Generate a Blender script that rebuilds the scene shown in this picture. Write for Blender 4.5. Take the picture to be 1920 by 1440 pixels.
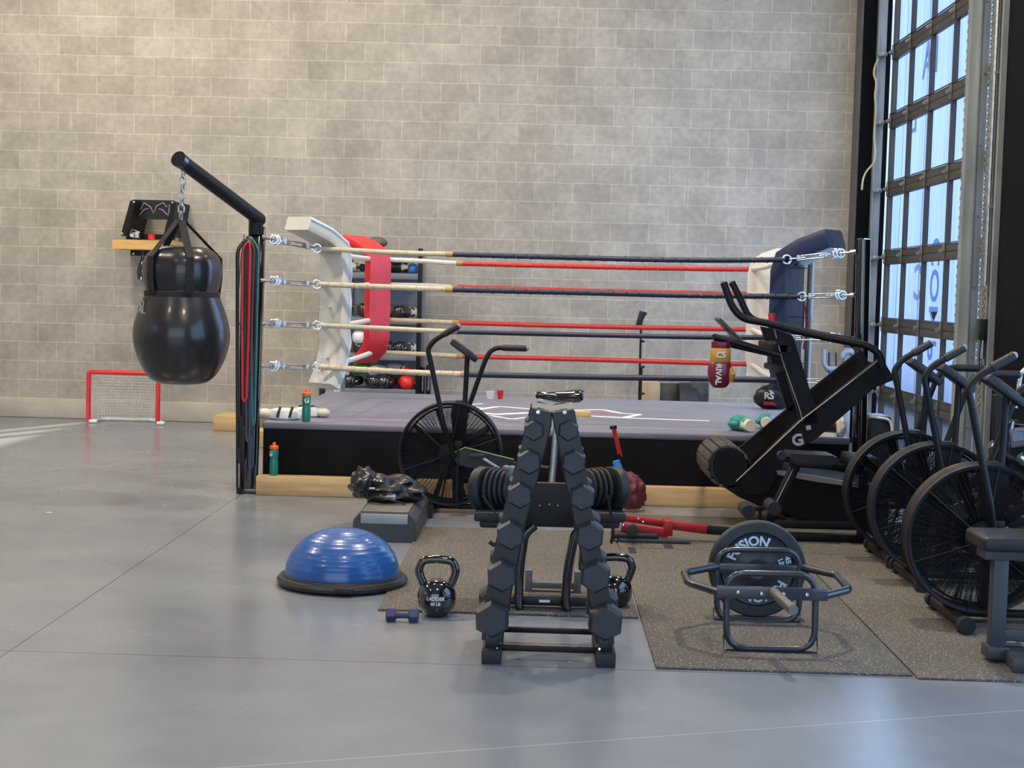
import bpy, bmesh, math, random
from mathutils import Vector as V, Matrix
for o in list(bpy.data.objects): bpy.data.objects.remove(o)
SC = bpy.context.scene
COL = SC.collection
PI = math.pi
random.seed(7)
# ---------------------------------------------------------------- camera
FPX, PITCH, ROLL, YAW, EYE = 2770.0, .063, .0263, -.0177, 1.47
def ray(px, py):
    x = px-960; y = -(py-720)
    c, s = math.cos(ROLL), math.sin(ROLL)
    x, y = c*x-s*y, s*x+c*y
    c, s = math.cos(PITCH), math.sin(PITCH)
    d = (x, FPX*c+y*s, -FPX*s+y*c)
    c, s = math.cos(YAW), math.sin(YAW)
    return V((d[0]*c+d[1]*s, -d[0]*s+d[1]*c, d[2]))
def G(px, py, z=0.0):          # point on a level plane
    d = ray(px, py); return V((0, 0, EYE))+d*((z-EYE)/d.z)
def P(px, py, Y):              # point at a depth
    d = ray(px, py); return V((0, 0, EYE))+d*(Y/d.y)
def PXW(px, py, X):            # point on the right hand wall plane
    d = ray(px, py); return V((0, 0, EYE))+d*(X/d.x)
r_ = (ray(961, 720)-ray(960, 720)).normalized(); u_ = (ray(960, 719)-ray(960, 720)).normalized(); f_ = ray(960, 720).normalized()
cam = bpy.data.cameras.new('camera'); co = bpy.data.objects.new('camera', cam); COL.objects.link(co)
co.matrix_world = Matrix(((r_.x, u_.x, -f_.x, 0), (r_.y, u_.y, -f_.y, 0), (r_.z, u_.z, -f_.z, EYE), (0, 0, 0, 1)))
cam.sensor_width = 36; cam.lens = FPX/1920*36; cam.clip_end = 200
SC.camera = co
# ---------------------------------------------------------------- light
SC.view_settings.view_transform = 'Standard'; SC.view_settings.look = 'None'
SC.view_settings.gamma = 1; SC.view_settings.use_curve_mapping = False
SC.view_settings.exposure = 0.35
W = bpy.data.worlds.new('sky'); SC.world = W; W.use_nodes = True
W.node_tree.nodes['Background'].inputs[0].default_value = (.52, .66, 1, 1)
W.node_tree.nodes['Background'].inputs[1].default_value = 1.75
def area(name, loc, rot, sx, sy, power, col):
    l = bpy.data.lights.new(name, 'AREA'); l.shape = 'RECTANGLE'; l.size = sx; l.size_y = sy
    l.energy = power; l.color = col
    o = bpy.data.objects.new(name, l); o.location = loc; o.rotation_euler = rot; COL.objects.link(o); return o
WARM = (1, .86, .68); COOL = (.42, .66, 1)
area('daylight_near_door', (3.3, 4.4, 2.3), (0, math.radians(90), 0), 4.2, 5.5, 170, COOL)
area('daylight_rear', (-2, -3.6, 2.6), (math.radians(90), 0, 0), 9, 4.5, 250, (.66, .82, 1))
area('daylight_garage_door', (3.15, 13.2, 2.4), (0, math.radians(90), 0), 4.4, 2.6, 75, COOL)
for x, y, p, s in ((-4.6, 13.0, 180, .6), (-1.2, 13.2, 80, .6), (1.9, 12.8, 35, .6), (-6.0, 8.5, 150, .6), (-1.6, 8.6, 130, .6), (1.3, 8.3, 190, .2), (-5, 3, 60, .6), (0, 3.0, 90, .6)):
    area('ceiling_lamp', (x, y, 6.2), (0, 0, 0), s, s, p, WARM)
sun = bpy.data.lights.new('sun', 'SUN'); sun.energy = 16; sun.angle = .01; sun.color = (1, .95, .86)
so = bpy.data.objects.new('sun', sun); COL.objects.link(so)
so.rotation_euler = V((1.4, 3, -1.1)).to_track_quat('-Z', 'Y').to_euler()
# ---------------------------------------------------------------- materials
MC = {}
def mat(name, col, rough=.5, metal=0, var=.12, vs=6, bump=.0, bs=60, coat=0, spec=.5, stretch=None, trans=0, sheen=0):
    if name in MC: return MC[name]
    m = bpy.data.materials.new(name); m.use_nodes = True; nt = m.node_tree; N = nt.nodes; L = nt.links
    b = N['Principled BSDF']
    b.inputs['Roughness'].default_value = rough; b.inputs['Metallic'].default_value = metal
    b.inputs['Coat Weight'].default_value = coat; b.inputs['Coat Roughness'].default_value = .08
    b.inputs['Specular IOR Level'].default_value = spec
    b.inputs['Sheen Weight'].default_value = sheen
    tc = N.new('ShaderNodeTexCoord'); mp = N.new('ShaderNodeMapping'); L.new(tc.outputs['Object'], mp.inputs[0])
    if stretch: mp.inputs['Scale'].default_value = stretch
    nz = N.new('ShaderNodeTexNoise'); nz.inputs['Scale'].default_value = vs; nz.inputs['Detail'].default_value = 5
    L.new(mp.outputs[0], nz.inputs[0])
    r = N.new('ShaderNodeValToRGB'); L.new(nz.outputs[0], r.inputs[0])
    r.color_ramp.elements[0].position = .3; r.color_ramp.elements[1].position = .7
    r.color_ramp.elements[0].color = (*[c*(1-var) for c in col], 1); r.color_ramp.elements[1].color = (*[min(1, c*(1+var)) for c in col], 1)
    L.new(r.outputs[0], b.inputs['Base Color'])
    if bump:
        n2 = N.new('ShaderNodeTexNoise'); n2.inputs['Scale'].default_value = bs; n2.inputs['Detail'].default_value = 3
        L.new(mp.outputs[0], n2.inputs[0])
        bp = N.new('ShaderNodeBump'); bp.inputs['Strength'].default_value = bump; bp.inputs['Distance'].default_value = .01
        L.new(n2.outputs[0], bp.inputs['Height']); L.new(bp.outputs[0], b.inputs['Normal'])
    if trans:
        b.inputs['Alpha'].default_value = 1-trans
    MC[name] = m; return m
def node(nt, t, **k):
    n = nt.nodes.new(t)
    for a, v in k.items(): setattr(n, a, v)
    return n
def new_mat(name):
    m = bpy.data.materials.new(name); m.use_nodes = True; MC[name] = m
    return m, m.node_tree, m.node_tree.nodes['Principled BSDF']
black = mat('black_powder_coat', (.006, .006, .008), .48, 0, .2, 20, spec=.28)
blackm = mat('satin_black_steel', (.012, .013, .016), .36, .0, .2, 8, spec=.45)
rubber = mat('black_rubber', (.013, .015, .019), .5, 0, .2, 30, .15, 300, spec=.4)
hexm = mat('dumbbell_rubber', (.020, .026, .036), .45, 0, .15, 40, .1, 250, spec=.45)
gloss = mat('gloss_black', (.006, .006, .007), .12, 0, .1, 8, coat=1)
padblk = mat('black_vinyl', (.014, .014, .016), .4, 0, .2, 9, .15, 40, spec=.4)
chrome = mat('chrome', (.62, .64, .67), .28, 1, .05, 9)
zinc = mat('zinc_steel', (.5, .54, .58), .35, .9, .2, 30)
galv = mat('galvanised_steel', (.33, .36, .36), .42, .55, .22, 5, .05, 30, stretch=(1, 1, .4))
whitev = mat('white_vinyl', (.62, .61, .57), .5, 0, .06, 3, .35, 9)
whitep = mat('white_plastic', (.75, .76, .78), .4, 0, .03, 10)
redv = mat('red_vinyl', (.62, .02, .03), .38, 0, .12, 7)
navyv = mat('navy_vinyl', (.012, .022, .07), .35, 0, .2, 6, .3, 9)
cordm = mat('black_cloth', (.012, .012, .014), .9, 0, .3, 30)
# ---------------------------------------------------------------- mesh builder
class B:
    def __init__(s): s.bm = bmesh.new()
    def _merge(s, tb, M=None):
        if M is not None: bmesh.ops.transform(tb, matrix=M, verts=tb.verts)
        vs = [s.bm.verts.new(v.co) for v in tb.verts]
        tb.verts.index_update()
        for f in tb.faces:
            try: s.bm.faces.new([vs[v.index] for v in f.verts])
            except ValueError: pass
        tb.free(); return s
    def box(s, c, size, rot=None, bev=0, seg=2):
        tb = bmesh.new(); bmesh.ops.create_cube(tb, size=1)
        bmesh.ops.transform(tb, matrix=Matrix.Diagonal((*size, 1)), verts=tb.verts)
        if bev: bmesh.ops.bevel(tb, geom=tb.edges[:], offset=bev, segments=seg, affect='EDGES', profile=.5)
        M = Matrix.Translation(V(c))
        if rot is not None: M = M @ (rot if isinstance(rot, Matrix) else Matrix.Rotation(rot, 4, 'Z'))
        return s._merge(tb, M)
    def beam(s, p, q, w, h, bev=0, up=(0, 0, 1)):       # box section from p to q
        p, q = V(p), V(q); d = q-p; L = d.length; d.normalize(); up = V(up)
        x = d.cross(up)
        if x.length < 1e-4: x = d.cross(V((0, 1, 0)))
        x.normalize(); z = x.cross(d)
        M = Matrix(((x.x, d.x, z.x, 0), (x.y, d.y, z.y, 0), (x.z, d.z, z.z, 0), (0, 0, 0, 1)))
        return s.box((p+q)/2, (w, L, h), M, bev)
    def loft(s, loops, cap=True, closed=False):
        R = [[s.bm.verts.new(p) for p in lp] for lp in loops]; n = len(R[0])
        k = len(R)
        for i in range(k if closed else k-1):
            a, b = R[i], R[(i+1) % k]
            for j in range(n):
                s.bm.faces.new((a[j], a[(j+1) % n], b[(j+1) % n], b[j]))
        if cap and not closed:
            s.bm.faces.new(R[0][::-1]); s.bm.faces.new(R[-1])
        return s
    def tube(s, pts, r, seg=10, closed=False, fil=0, n=5, flat=1):
        pts = [V(p) for p in pts]
        if fil: pts = fillet(pts, fil, n, closed)
        k = len(pts); T = []
        for i in range(k):
            a = pts[i-1] if (i or closed) else pts[0]; b = pts[(i+1) % k] if (i < k-1 or closed) else pts[-1]
            T.append((b-a).normalized())
        u = T[0].cross(V((0, 0, 1)))
        if u.length < .05: u = T[0].cross(V((0, 1, 0)))
        u.normalize(); loops = []
        for i in range(k):
            u = (u-T[i]*u.dot(T[i])).normalized(); w = T[i].cross(u)
            rr = r[i] if isinstance(r, (list, tuple)) else r
            loops.append([pts[i]+(u*math.cos(2*PI*j/seg)+w*flat*math.sin(2*PI*j/seg))*rr for j in range(seg)])
        return s.loft(loops, True, closed)
    def cyl(s, p, q, r, r2=None, seg=16): return s.tube([p, q], [r, r if r2 is None else r2], seg)
    def lathe(s, prof, c=(0, 0, 0), seg=32, axis='Z', sx=1, sy=1):
        c = V(c); loops = []
        for (r, h) in prof:
            lp = []
            for j in range(seg):
                a = 2*PI*j/seg; x, y = r*math.cos(a)*sx, r*math.sin(a)*sy
                p = {'Z': V((x, y, h)), 'Y': V((x, h, -y)), 'X': V((h, x, y))}[axis]
                lp.append(c+p)
            loops.append(lp)
        return s.loft(loops)
    def ell(s, c, r, rot=None, seg=16):
        tb = bmesh.new(); bmesh.ops.create_uvsphere(tb, u_segments=seg, v_segments=max(6, seg*2//3), radius=1)
        M = Matrix.Translation(V(c))
        if rot is not None: M = M @ rot
        return s._merge(tb, M @ Matrix.Diagonal((*r, 1)))
    def prism(s, poly, vec, bev=0):
        tb = bmesh.new(); vec = V(vec)
        a = [tb.verts.new(V(p)) for p in poly]; b = [tb.verts.new(V(p)+vec) for p in poly]; n = len(a)
        tb.faces.new(a[::-1]); tb.faces.new(b)
        for i in range(n): tb.faces.new((a[i], a[(i+1) % n], b[(i+1) % n], b[i]))
        bmesh.ops.recalc_face_normals(tb, faces=tb.faces)
        if bev: bmesh.ops.bevel(tb, geom=tb.edges[:], offset=bev, segments=2, affect='EDGES')
        return s._merge(tb)
    def torus(s, c, R, r, axis='Z', seg=32, k=8):
        pts = []
        for i in range(seg):
            a = 2*PI*i/seg; x, y = R*math.cos(a), R*math.sin(a)
            pts.append(V(c)+{'Z': V((x, y, 0)), 'Y': V((x, 0, y)), 'X': V((0, x, y))}[axis])
        return s.tube(pts, r, k, True)
    def text(s, body, size, fn, extrude=.002, bold=0, align='CENTER', sub=False):   # fn maps (x, y, z) to a place on the thing
        cu = bpy.data.curves.new('t', 'FONT'); cu.body = body; cu.size = size; cu.extrude = extrude; cu.offset = bold
        cu.align_x = align; cu.align_y = 'CENTER'; cu.resolution_u = 3
        ob = bpy.data.objects.new('t', cu); COL.objects.link(ob)
        dg = bpy.context.evaluated_depsgraph_get(); me = ob.evaluated_get(dg).to_mesh()
        vs = [s.bm.verts.new(fn(v.co)) for v in me.vertices]
        for p in me.polygons:
            try: s.bm.faces.new([vs[i] for i in p.vertices])
            except ValueError: pass
        ob.evaluated_get(dg).to_mesh_clear()
        bpy.data.objects.remove(ob); bpy.data.curves.remove(cu)
        return s
def fillet(pts, rad, n=5, closed=False):
    out = []; k = len(pts)
    for i in range(k):
        if not closed and i in (0, k-1): out.append(pts[i]); continue
        p, a, b = pts[i], pts[i-1], pts[(i+1) % k]
        da, db = (a-p), (b-p); d = min(rad, da.length*.49, db.length*.49)
        A, C = p+da.normalized()*d, p+db.normalized()*d
        for j in range(n+1):
            t = j/n; out.append(A*(1-t)**2+p*2*t*(1-t)+C*t*t)
    return out
def frame(o, x, y):       # mapping for text: origin, direction of letters, direction of letter tops
    o, x, y = V(o), V(x).normalized(), V(y).normalized(); z = x.cross(y)
    return lambda c: o+x*c.x+y*c.y+z*c.z
def build(name, b, m, parent=None, off=(0, 0, 0), sharp=38):
    bmesh.ops.recalc_face_normals(b.bm, faces=b.bm.faces)
    off = V(off)
    for v in b.bm.verts: v.co -= off
    me = bpy.data.meshes.new(name); b.bm.to_mesh(me); b.bm.free()
    me.materials.append(m)
    for p in me.polygons: p.use_smooth = True
    me.set_sharp_from_angle(angle=math.radians(sharp))
    o = bpy.data.objects.new(name, me); COL.objects.link(o)
    if parent is not None: o.parent = parent
    return o
class T:                   # a thing: an Empty at its base with parts in world coordinates
    def __init__(s, name, label, cat, loc=(0, 0, 0), group=None):
        s.o = bpy.data.objects.new(name, None); COL.objects.link(s.o); s.o.location = loc; s.loc = V(loc)
        s.o.empty_display_size = .1
        s.o['label'] = label; s.o['category'] = cat
        if group: s.o['group'] = group
    def part(s, name, b, m, parent=None, label=None):
        o = build(name, b, m, parent or s.o, s.loc)
        if label: o['label'] = label
        return o
def single(name, label, cat, b, m, loc=(0, 0, 0), group=None, kind=None):
    o = build(name, b, m, None, loc); o.location = loc
    o['label'] = label; o['category'] = cat
    if group: o['group'] = group
    if kind: o['kind'] = kind
    return o
def struct(name, b, m, parent=None):
    o = build(name, b, m, parent)
    if parent is None: o['kind'] = 'structure'
    return o
def dup(root, loc=None, rz=None, label=None):
    def cp(o, par):
        c = o.copy(); COL.objects.link(c)
        if par is not None: c.parent = par
        for ch in o.children: cp(ch, c)
        return c
    r = cp(root, None)
    if loc is not None: r.location = loc
    if rz is not None: r.rotation_euler = (0, 0, rz)
    if label: r['label'] = label
    return r
# ---------------------------------------------------------------- setting
WY, RX = 15.5, 3.42
LX = -9.0
# block wall
bw, nt, bs = new_mat('concrete_block'); L = nt.links
tc = node(nt, 'ShaderNodeTexCoord'); sep = node(nt, 'ShaderNodeSeparateXYZ'); L.new(tc.outputs['Object'], sep.inputs[0])
jx = P(38.9, 79, WY).x
mx = node(nt, 'ShaderNodeMath', operation='ADD'); mx.inputs[1].default_value = 40.2-jx; L.new(sep.outputs[0], mx.inputs[0])
mz = node(nt, 'ShaderNodeMath', operation='ADD'); mz.inputs[1].default_value = 4.0-.21+.005; L.new(sep.outputs[2], mz.inputs[0])
wob = node(nt, 'ShaderNodeTexNoise'); wob.inputs['Scale'].default_value = 7; L.new(tc.outputs['Object'], wob.inputs[0])
wm = node(nt, 'ShaderNodeMath', operation='MULTIPLY_ADD'); wm.inputs[1].default_value = .018; wm.inputs[2].default_value = -.009; L.new(wob.outputs[0], wm.inputs[0])
mz2 = node(nt, 'ShaderNodeMath', operation='ADD'); L.new(mz.outputs[0], mz2.inputs[0]); L.new(wm.outputs[0], mz2.inputs[1])
cmb = node(nt, 'ShaderNodeCombineXYZ'); L.new(mx.outputs[0], cmb.inputs[0]); L.new(mz2.outputs[0], cmb.inputs[1])
br = node(nt, 'ShaderNodeTexBrick'); br.offset = .5; L.new(cmb.outputs[0], br.inputs[0])
br.inputs['Scale'].default_value = 1; br.inputs['Brick Width'].default_value = .4; br.inputs['Row Height'].default_value = .2
br.inputs['Mortar Size'].default_value = .0052; br.inputs['Mortar Smooth'].default_value = .3; br.inputs['Bias'].default_value = 0
br.inputs['Color1'].default_value = (.345, .322, .284, 1); br.inputs['Color2'].default_value = (.395, .37, .33, 1)
br.inputs['Mortar'].default_value = (.50, .475, .415, 1)
def mixc(a, b, fac, mode='MIX', f=None):
    m = node(nt, 'ShaderNodeMix', data_type='RGBA', blend_type=mode)
    if f is not None: m.inputs[0].default_value = f
    else: L.new(fac, m.inputs[0])
    for s, x in ((6, a), (7, b)):
        if isinstance(x, tuple): m.inputs[s].default_value = x
        else: L.new(x, m.inputs[s])
    return m.outputs[2]
def noise(scale, detail=4, vec=None, rough=.55):
    n = node(nt, 'ShaderNodeTexNoise'); n.inputs['Scale'].default_value = scale; n.inputs['Detail'].default_value = detail; n.inputs['Roughness'].default_value = rough
    L.new(vec or tc.outputs['Object'], n.inputs[0]); return n.outputs[0]
def ramp(src, *st):
    r = node(nt, 'ShaderNodeValToRGB'); L.new(src, r.inputs[0]); e = r.color_ramp.elements
    for i, (p, c) in enumerate(st):
        x = e[i] if i < 2 else e.new(p)
        x.position = p; x.color = (c, c, c, 1) if not isinstance(c, tuple) else (*c, 1)
    return r.outputs[0]
g = mixc(br.outputs[0], ramp(noise(2.2, 6), (.3, .78), (.7, 1.18)), None, 'MULTIPLY', .8)
g = mixc(g, ramp(noise(14, 8), (.35, .85), (.65, 1.10)), None, 'MULTIPLY', .75)
mpv = node(nt, 'ShaderNodeMapping'); mpv.inputs['Scale'].default_value = (9, 1, .8); L.new(tc.outputs['Object'], mpv.inputs[0])
g = mixc(g, (.62, .6, .54, 1), ramp(noise(1.6, 5, mpv.outputs[0]), (.66, 0.), (.74, .45)))
mps = node(nt, 'ShaderNodeMapping'); mps.inputs['Scale'].default_value = (3, 1, 3); L.new(tc.outputs['Object'], mps.inputs[0])
g = mixc(g, (.10, .09, .085, 1), ramp(noise(2.6, 9, mps.outputs[0], .8), (.64, 0.), (.70, .5)))
L.new(g, bs.inputs['Base Color']); bs.inputs['Roughness'].default_value = .93
bp = node(nt, 'ShaderNodeBump'); bp.inputs['Strength'].default_value = .5; bp.inputs['Distance'].default_value = .006
mm = node(nt, 'ShaderNodeMath', operation='MULTIPLY_ADD'); mm.inputs[1].default_value = -1; L.new(br.outputs[1], mm.inputs[0]); L.new(noise(40, 6), mm.inputs[2])
L.new(mm.outputs[0], bp.inputs['Height']); L.new(bp.outputs[0], bs.inputs['Normal'])
struct('wall_back', B().box(((LX+RX)/2, WY+.1, 3.25), (RX-LX+.16, .2, 6.9)), bw)
conc = mat('curb_concrete', (.44, .42, .37), .85, 0, .15, 3, .3, 20)
struct('baseboard_back', B().box(((LX+RX)/2, WY-.01, .105), (RX-LX, .06, .205), bev=.006), conc)
# floor
fm, nt, bs = new_mat('sealed_concrete'); L = nt.links
tc = node(nt, 'ShaderNodeTexCoord'); sep = node(nt, 'ShaderNodeSeparateXYZ'); L.new(tc.outputs['Object'], sep.inputs[0])
g = mixc(ramp(noise(.55, 4), (.3, (.155, .175, .208)), (.7, (.21, .23, .258))), ramp(noise(3.2, 7), (.3, .92), (.7, 1.06)), None, 'MULTIPLY', .9)
mp1 = node(nt, 'ShaderNodeMapping'); mp1.inputs['Scale'].default_value = (2.2, 7, 1); mp1.inputs['Rotation'].default_value = (0, 0, .25); L.new(tc.outputs['Object'], mp1.inputs[0])
g = mixc(g, (.40, .41, .42, 1), ramp(noise(1.3, 7, mp1.outputs[0], .75), (.68, 0.), (.84, .15)))
g = mixc(g, (.42, .43, .44, 1), ramp(noise(11, 4, mp1.outputs[0], .6), (.79, 0.), (.85, .3)))
def line(a, b, c, w, lo=None):      # |a x + b y + c| < w
    m1 = node(nt, 'ShaderNodeMath', operation='MULTIPLY'); m1.inputs[1].default_value = a; L.new(sep.outputs[0], m1.inputs[0])
    m2 = node(nt, 'ShaderNodeMath', operation='MULTIPLY_ADD'); m2.inputs[1].default_value = b; L.new(sep.outputs[1], m2.inputs[0]); L.new(m1.outputs[0], m2.inputs[2])
    m3 = node(nt, 'ShaderNodeMath', operation='ADD'); m3.inputs[1].default_value = c; L.new(m2.outputs[0], m3.inputs[0])
    m4 = node(nt, 'ShaderNodeMath', operation='ABSOLUTE'); L.new(m3.outputs[0], m4.inputs[0])
    m5 = node(nt, 'ShaderNodeMath', operation='LESS_THAN'); m5.inputs[1].default_value = w; L.new(m4.outputs[0], m5.inputs[0])
    return m5.outputs[0]
g = mixc(g, (.05, .055, .07, 1), line(1, 0, 2.055, .0035))
g = mixc(g, (.10, .10, .11, 1), line(0, 1, -5.715, .006))
q1, q2 = G(620, 1425), G(1900, 1333); dd = (q2-q1).normalized(); nn = (dd.y, -dd.x)
g = mixc(g, (.30, .33, .38, 1), line(nn[0], nn[1], -(nn[0]*q1.x+nn[1]*q1.y), .0035))
L.new(g, bs.inputs['Base Color'])
L.new(ramp(noise(1.1, 5), (.3, .20), (.7, .30)), bs.inputs['Roughness'])
bs.inputs['Specular IOR Level'].default_value = .9
bp = node(nt, 'ShaderNodeBump'); bp.inputs['Strength'].default_value = .06; bp.inputs['Distance'].default_value = .01
L.new(noise(2.5, 3), bp.inputs['Height']); L.new(bp.outputs[0], bs.inputs['Normal'])
struct('trim_5', B().box((7.6, 8, -.3), (8.2, 40, .1)), mat('gravel_ground', (.22, .21, .2), .95, 0, .3, 30))
struct('floor', B().box(((LX+RX+.08)/2, 5.9, -.05), (RX+.08-LX, 19.8, .1)), fm)
paintw = mat('grey_painted_wall', (.45, .44, .42), .8, 0, .05, 3)
blksteel = mat('black_painted_column', (.006, .007, .010), .9, 0, .15, 2, spec=.1)
struct('ceiling', B().box(((LX+RX)/2-.2, 5.9, 8.0), (RX-LX+.56, 19.8, 3.0)), paintw)  # unseen slab, thickened upward to keep the sun off the stacks outside
b = B()      # unseen left wall; window hole added and shaped to cast the sun patch
wy0, wy1, wz0, wz1 = 2.6, 5.92, 2.3, 3.55
b.box((LX-.1, (-4+wy0)/2, 3.25), (.2, wy0+4, 6.5)); b.box((LX-.1, (WY+wy1)/2, 3.25), (.2, WY-wy1, 6.5))
b.box((LX-.1, (wy0+wy1)/2, wz0/2), (.2, wy1-wy0, wz0)); b.box((LX-.1, (wy0+wy1)/2, (wz1+6.5)/2), (.2, wy1-wy0, 6.5-wz1))
b.box((LX-.1, 5.2, (wz0+wz1)/2), (.1, .12, wz1-wz0)); b.box((LX-.1, 4.5, (wz0+wz1)/2), (.1, .12, wz1-wz0))
struct('wall_left', b, paintw)
struct('wall_rear', B().box(((LX+RX)/2, -4.1, 3.25), (RX-LX+.6, .2, 6.5)), paintw)
# right wall: jambs in black steel around the garage door
DY0, DY1, DZ = 11.5, 15.3, 5.2
b = B(); b.box((RX+.04, (DY1+WY)/2, 3.25), (.08, WY-DY1, 6.5)); b.box((RX+.04, (DY0+DY1)/2, (DZ+6.5)/2), (.08, DY1-DY0, 6.5-DZ))
b.box((RX+.04, (DY0-4)/2, 3.25), (.08, DY0+4, 6.5)); b.box((RX-.11, WY-.14, 3.25), (.22, .28, 6.5))
struct('wall_right', b, blksteel)
b = B(); b.box((RX-.232, WY-.14, 3.25), (.022, .24, 6.5)); struct('trim_1', b, mat('grey_angle_iron', (.12, .115, .11), .5, .3))
b = B(); b.box((RX-.02, 11.2, 3.25), (.04, .04, 6.5)); struct('trim_2', b, galv)
# garage door
hingem = mat('dull_zinc', (.2, .19, .175), .5, .5, .1, 20)
bronze = mat('bronze_anodised', (.075, .068, .062), .42, .35, .12, 3)
bronzed = mat('dark_mullion', (.05, .045, .05), .45, .2, .1, 3)
gl, nt2, gb = new_mat('glass'); N = nt2.nodes
tr = N.new('ShaderNodeBsdfTransparent'); tr.inputs[0].default_value = (.86, .93, .98, 1); gs = N.new('ShaderNodeBsdfGlossy'); gs.inputs['Roughness'].default_value = .05
mxs = N.new('ShaderNodeMixShader'); mxs.inputs[0].default_value = .07
nt2.links.new(tr.outputs[0], mxs.inputs[1]); nt2.links.new(gs.outputs[0], mxs.inputs[2]); nt2.links.new(mxs.outputs[0], N['Material Output'].inputs[0])
PXD = RX+.05
ry = [115, 238, 361, 487, 610, 737]
rz = sorted(PXW(1654, y, PXD-.02).z for y in ry)
st = (rz[-1]-rz[0])/(len(rz)-1)
rz = [rz[0]+st*(i-1) for i in range(8)]
door = bpy.data.objects.new('door_1', None); COL.objects.link(door); door['kind'] = 'structure'; door.location = (PXD, DY0, 0)
def dpart(n, bb, m, parent=None): return build(n, bb, m, parent or door, (PXD, DY0, 0))
mul = [PXW(x, 550, PXD-.02).y for x in (1688, 1725, 1768)]
pw = (mul[0]-mul[2])/2
muls = [mul[2]+pw*2, mul[2]+pw, mul[2], mul[2]-pw]
ye1 = muls[0]+pw*.95; ye0 = DY0
for i in range(len(rz)-1):
    z0, z1 = rz[i], rz[i+1]
    if z1 < .1: continue
    sec = B()
    sec.box((PXD, (ye0+ye1)/2, z1-.035), (.045, ye1-ye0, .07), bev=.004); sec.box((PXD, (ye0+ye1)/2, z0+.037), (.045, ye1-ye0, .07), bev=.004)
    sec.box((PXD, ye1-.035, (z0+z1)/2), (.045, .07, z1-z0)); sec.box((PXD, ye0+.035, (z0+z1)/2), (.045, .07, z1-z0))
    sec.box((PXD-.028, (ye0+ye1)/2, z0+.078), (.012, ye1-ye0, .008))
    s_ = dpart('door_section', sec, bronze)
    mb = B()
    for y in muls: mb.box((PXD, y, (z0+z1)/2), (.04, .05, z1-z0-.13))
    dpart('mullion', mb, bronzed, s_)
    dpart('pane', B().box((PXD+.01, (ye0+ye1)/2, (z0+z1)/2), (.006, ye1-ye0-.1, z1-z0-.13)), gl, s_)
    if z0 > .1:
        for y in muls+[ye1-.04]:
            h = B(); h.box((PXD-.03, y, z0+.005), (.012, .05, .13), bev=.003); h.cyl((PXD-.045, y-.03, z0), (PXD-.045, y+.03, z0), .012, seg=8)
            h.prism([(PXD-.035, y-.01, z0-.02), (PXD-.075, y-.0, z0+.0), (PXD-.075, y-.0, z0+.015), (PXD-.035, y-.01, z0+.04)], (0, .012, 0))
            dpart('hinge', h, hingem)
# tracks
b = B(); yt = ye1+.12
b.box((RX-.012, yt+.10, 2.7), (.012, .16, 5.4)); b.box((RX-.055, yt+.02, 2.7), (.09, .012, 5.4)); b.box((RX-.10, yt-.01, 2.7), (.012, .07, 5.4))
for z in rz:
    b.box((RX-.05, yt-.05, z), (.06, .12, .04), bev=.01); b.cyl((RX-.085, yt-.08, z), (RX-.085, yt+.0, z), .022, seg=10)
struct('trim_3', b, galv)
b = B()
xa = P(1800, 550, DY0+.15).x
b.box(((xa+RX)/2, DY0+.15, 2.7), (RX-xa, .012, 5.4)); b.box((xa, DY0+.19, 2.7), (.012, .09, 5.4)); b.box((xa+.055, DY0+.12, 2.7), (.012, .05, 5.4))
b.box((RX-.01, DY0-.05, 2.7), (.014, .2, 5.4))
for i in range(9): b.cyl((xa+.10+.01*(i % 2), DY0+.15, .5+i*.55), (xa+.10+.01*(i % 2), DY0+.13, .5+i*.55), .008, seg=8)
struct('trim_4', b, galv)
def chain(name, label, x, y, z0, z1, m, wl=.045, wire=.004):
    b = B(); n = int((z1-z0)/(wl*.78))
    for i in range(n):
        z = z0+i*wl*.78; a = wl*.28
        u = V((.7, .7, 0)) if i % 2 else V((.7, -.7, 0))
        b.tube([V((x, y, z-wl/2+a))-u*a, V((x, y, z-wl/2)), V((x, y, z-wl/2+a))+u*a, V((x, y, z+wl/2-a))+u*a, V((x, y, z+wl/2)), V((x, y, z+wl/2-a))-u*a], wire, 4, True)
    return single(name, label, 'chain', b, m, (x, y, z0))
cp = P(1795, 550, 12.0)
chain('hoist_chain', 'steel hoist chain hanging in front of the garage door panes', cp.x, cp.y, .9, 4.6, zinc, .05, .0042)
cp = P(1845, 550, 11.4)
chain('hoist_chain', 'brassy hoist chain hanging beside the door track, left of the conduit', cp.x, cp.y, .65, 4.4, mat('brass_chain', (.42, .33, .2), .4, .8, .3, 60), .04, .004)
chain('hoist_chain', 'bright hoist chain hanging close behind the brassy one', cp.x-.02, cp.y+.05, .8, 4.4, zinc, .04, .004)
b = B(); cx = RX-.05; yc = 11.3
b.cyl((cx, yc, 1.05), (cx, yc, 1.32), .018, seg=12).cyl((cx, yc, 1.6), (cx, yc, 5.0), .014, seg=12)
for z in (2.2, 3.2, 4.1): b.box((cx+.015, yc, z), (.05, .06, .02))
cd = T('switch_conduit', 'metal conduit with a black switch box on the jamb beside the garage door', 'conduit', (cx, yc, 1.05))
cd.part('conduit_pipe', b, zinc); cz = P(1848, 618, yc).z
cd.part('switch_box', B().box((cx-.01, yc, cz), (.07, .08, .16), bev=.006), blackm)
cd.part('cable', B().tube([(cx-.02, yc-.02, cz-.08), (cx-.03, yc-.03, cz-.2), (cx-.01, yc-.02, cz-.42)], .006, 6, fil=.05), cordm)
cordp = [P(x, y, 14.6) for x, y in ((1647, 110), (1640, 125), (1638, 140), (1644, 155), (1640, 180), (1643, 200), (1639, 260), (1642, 285), (1640, 305), (1625, 320), (1618, 335), (1616, 356))]
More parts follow.
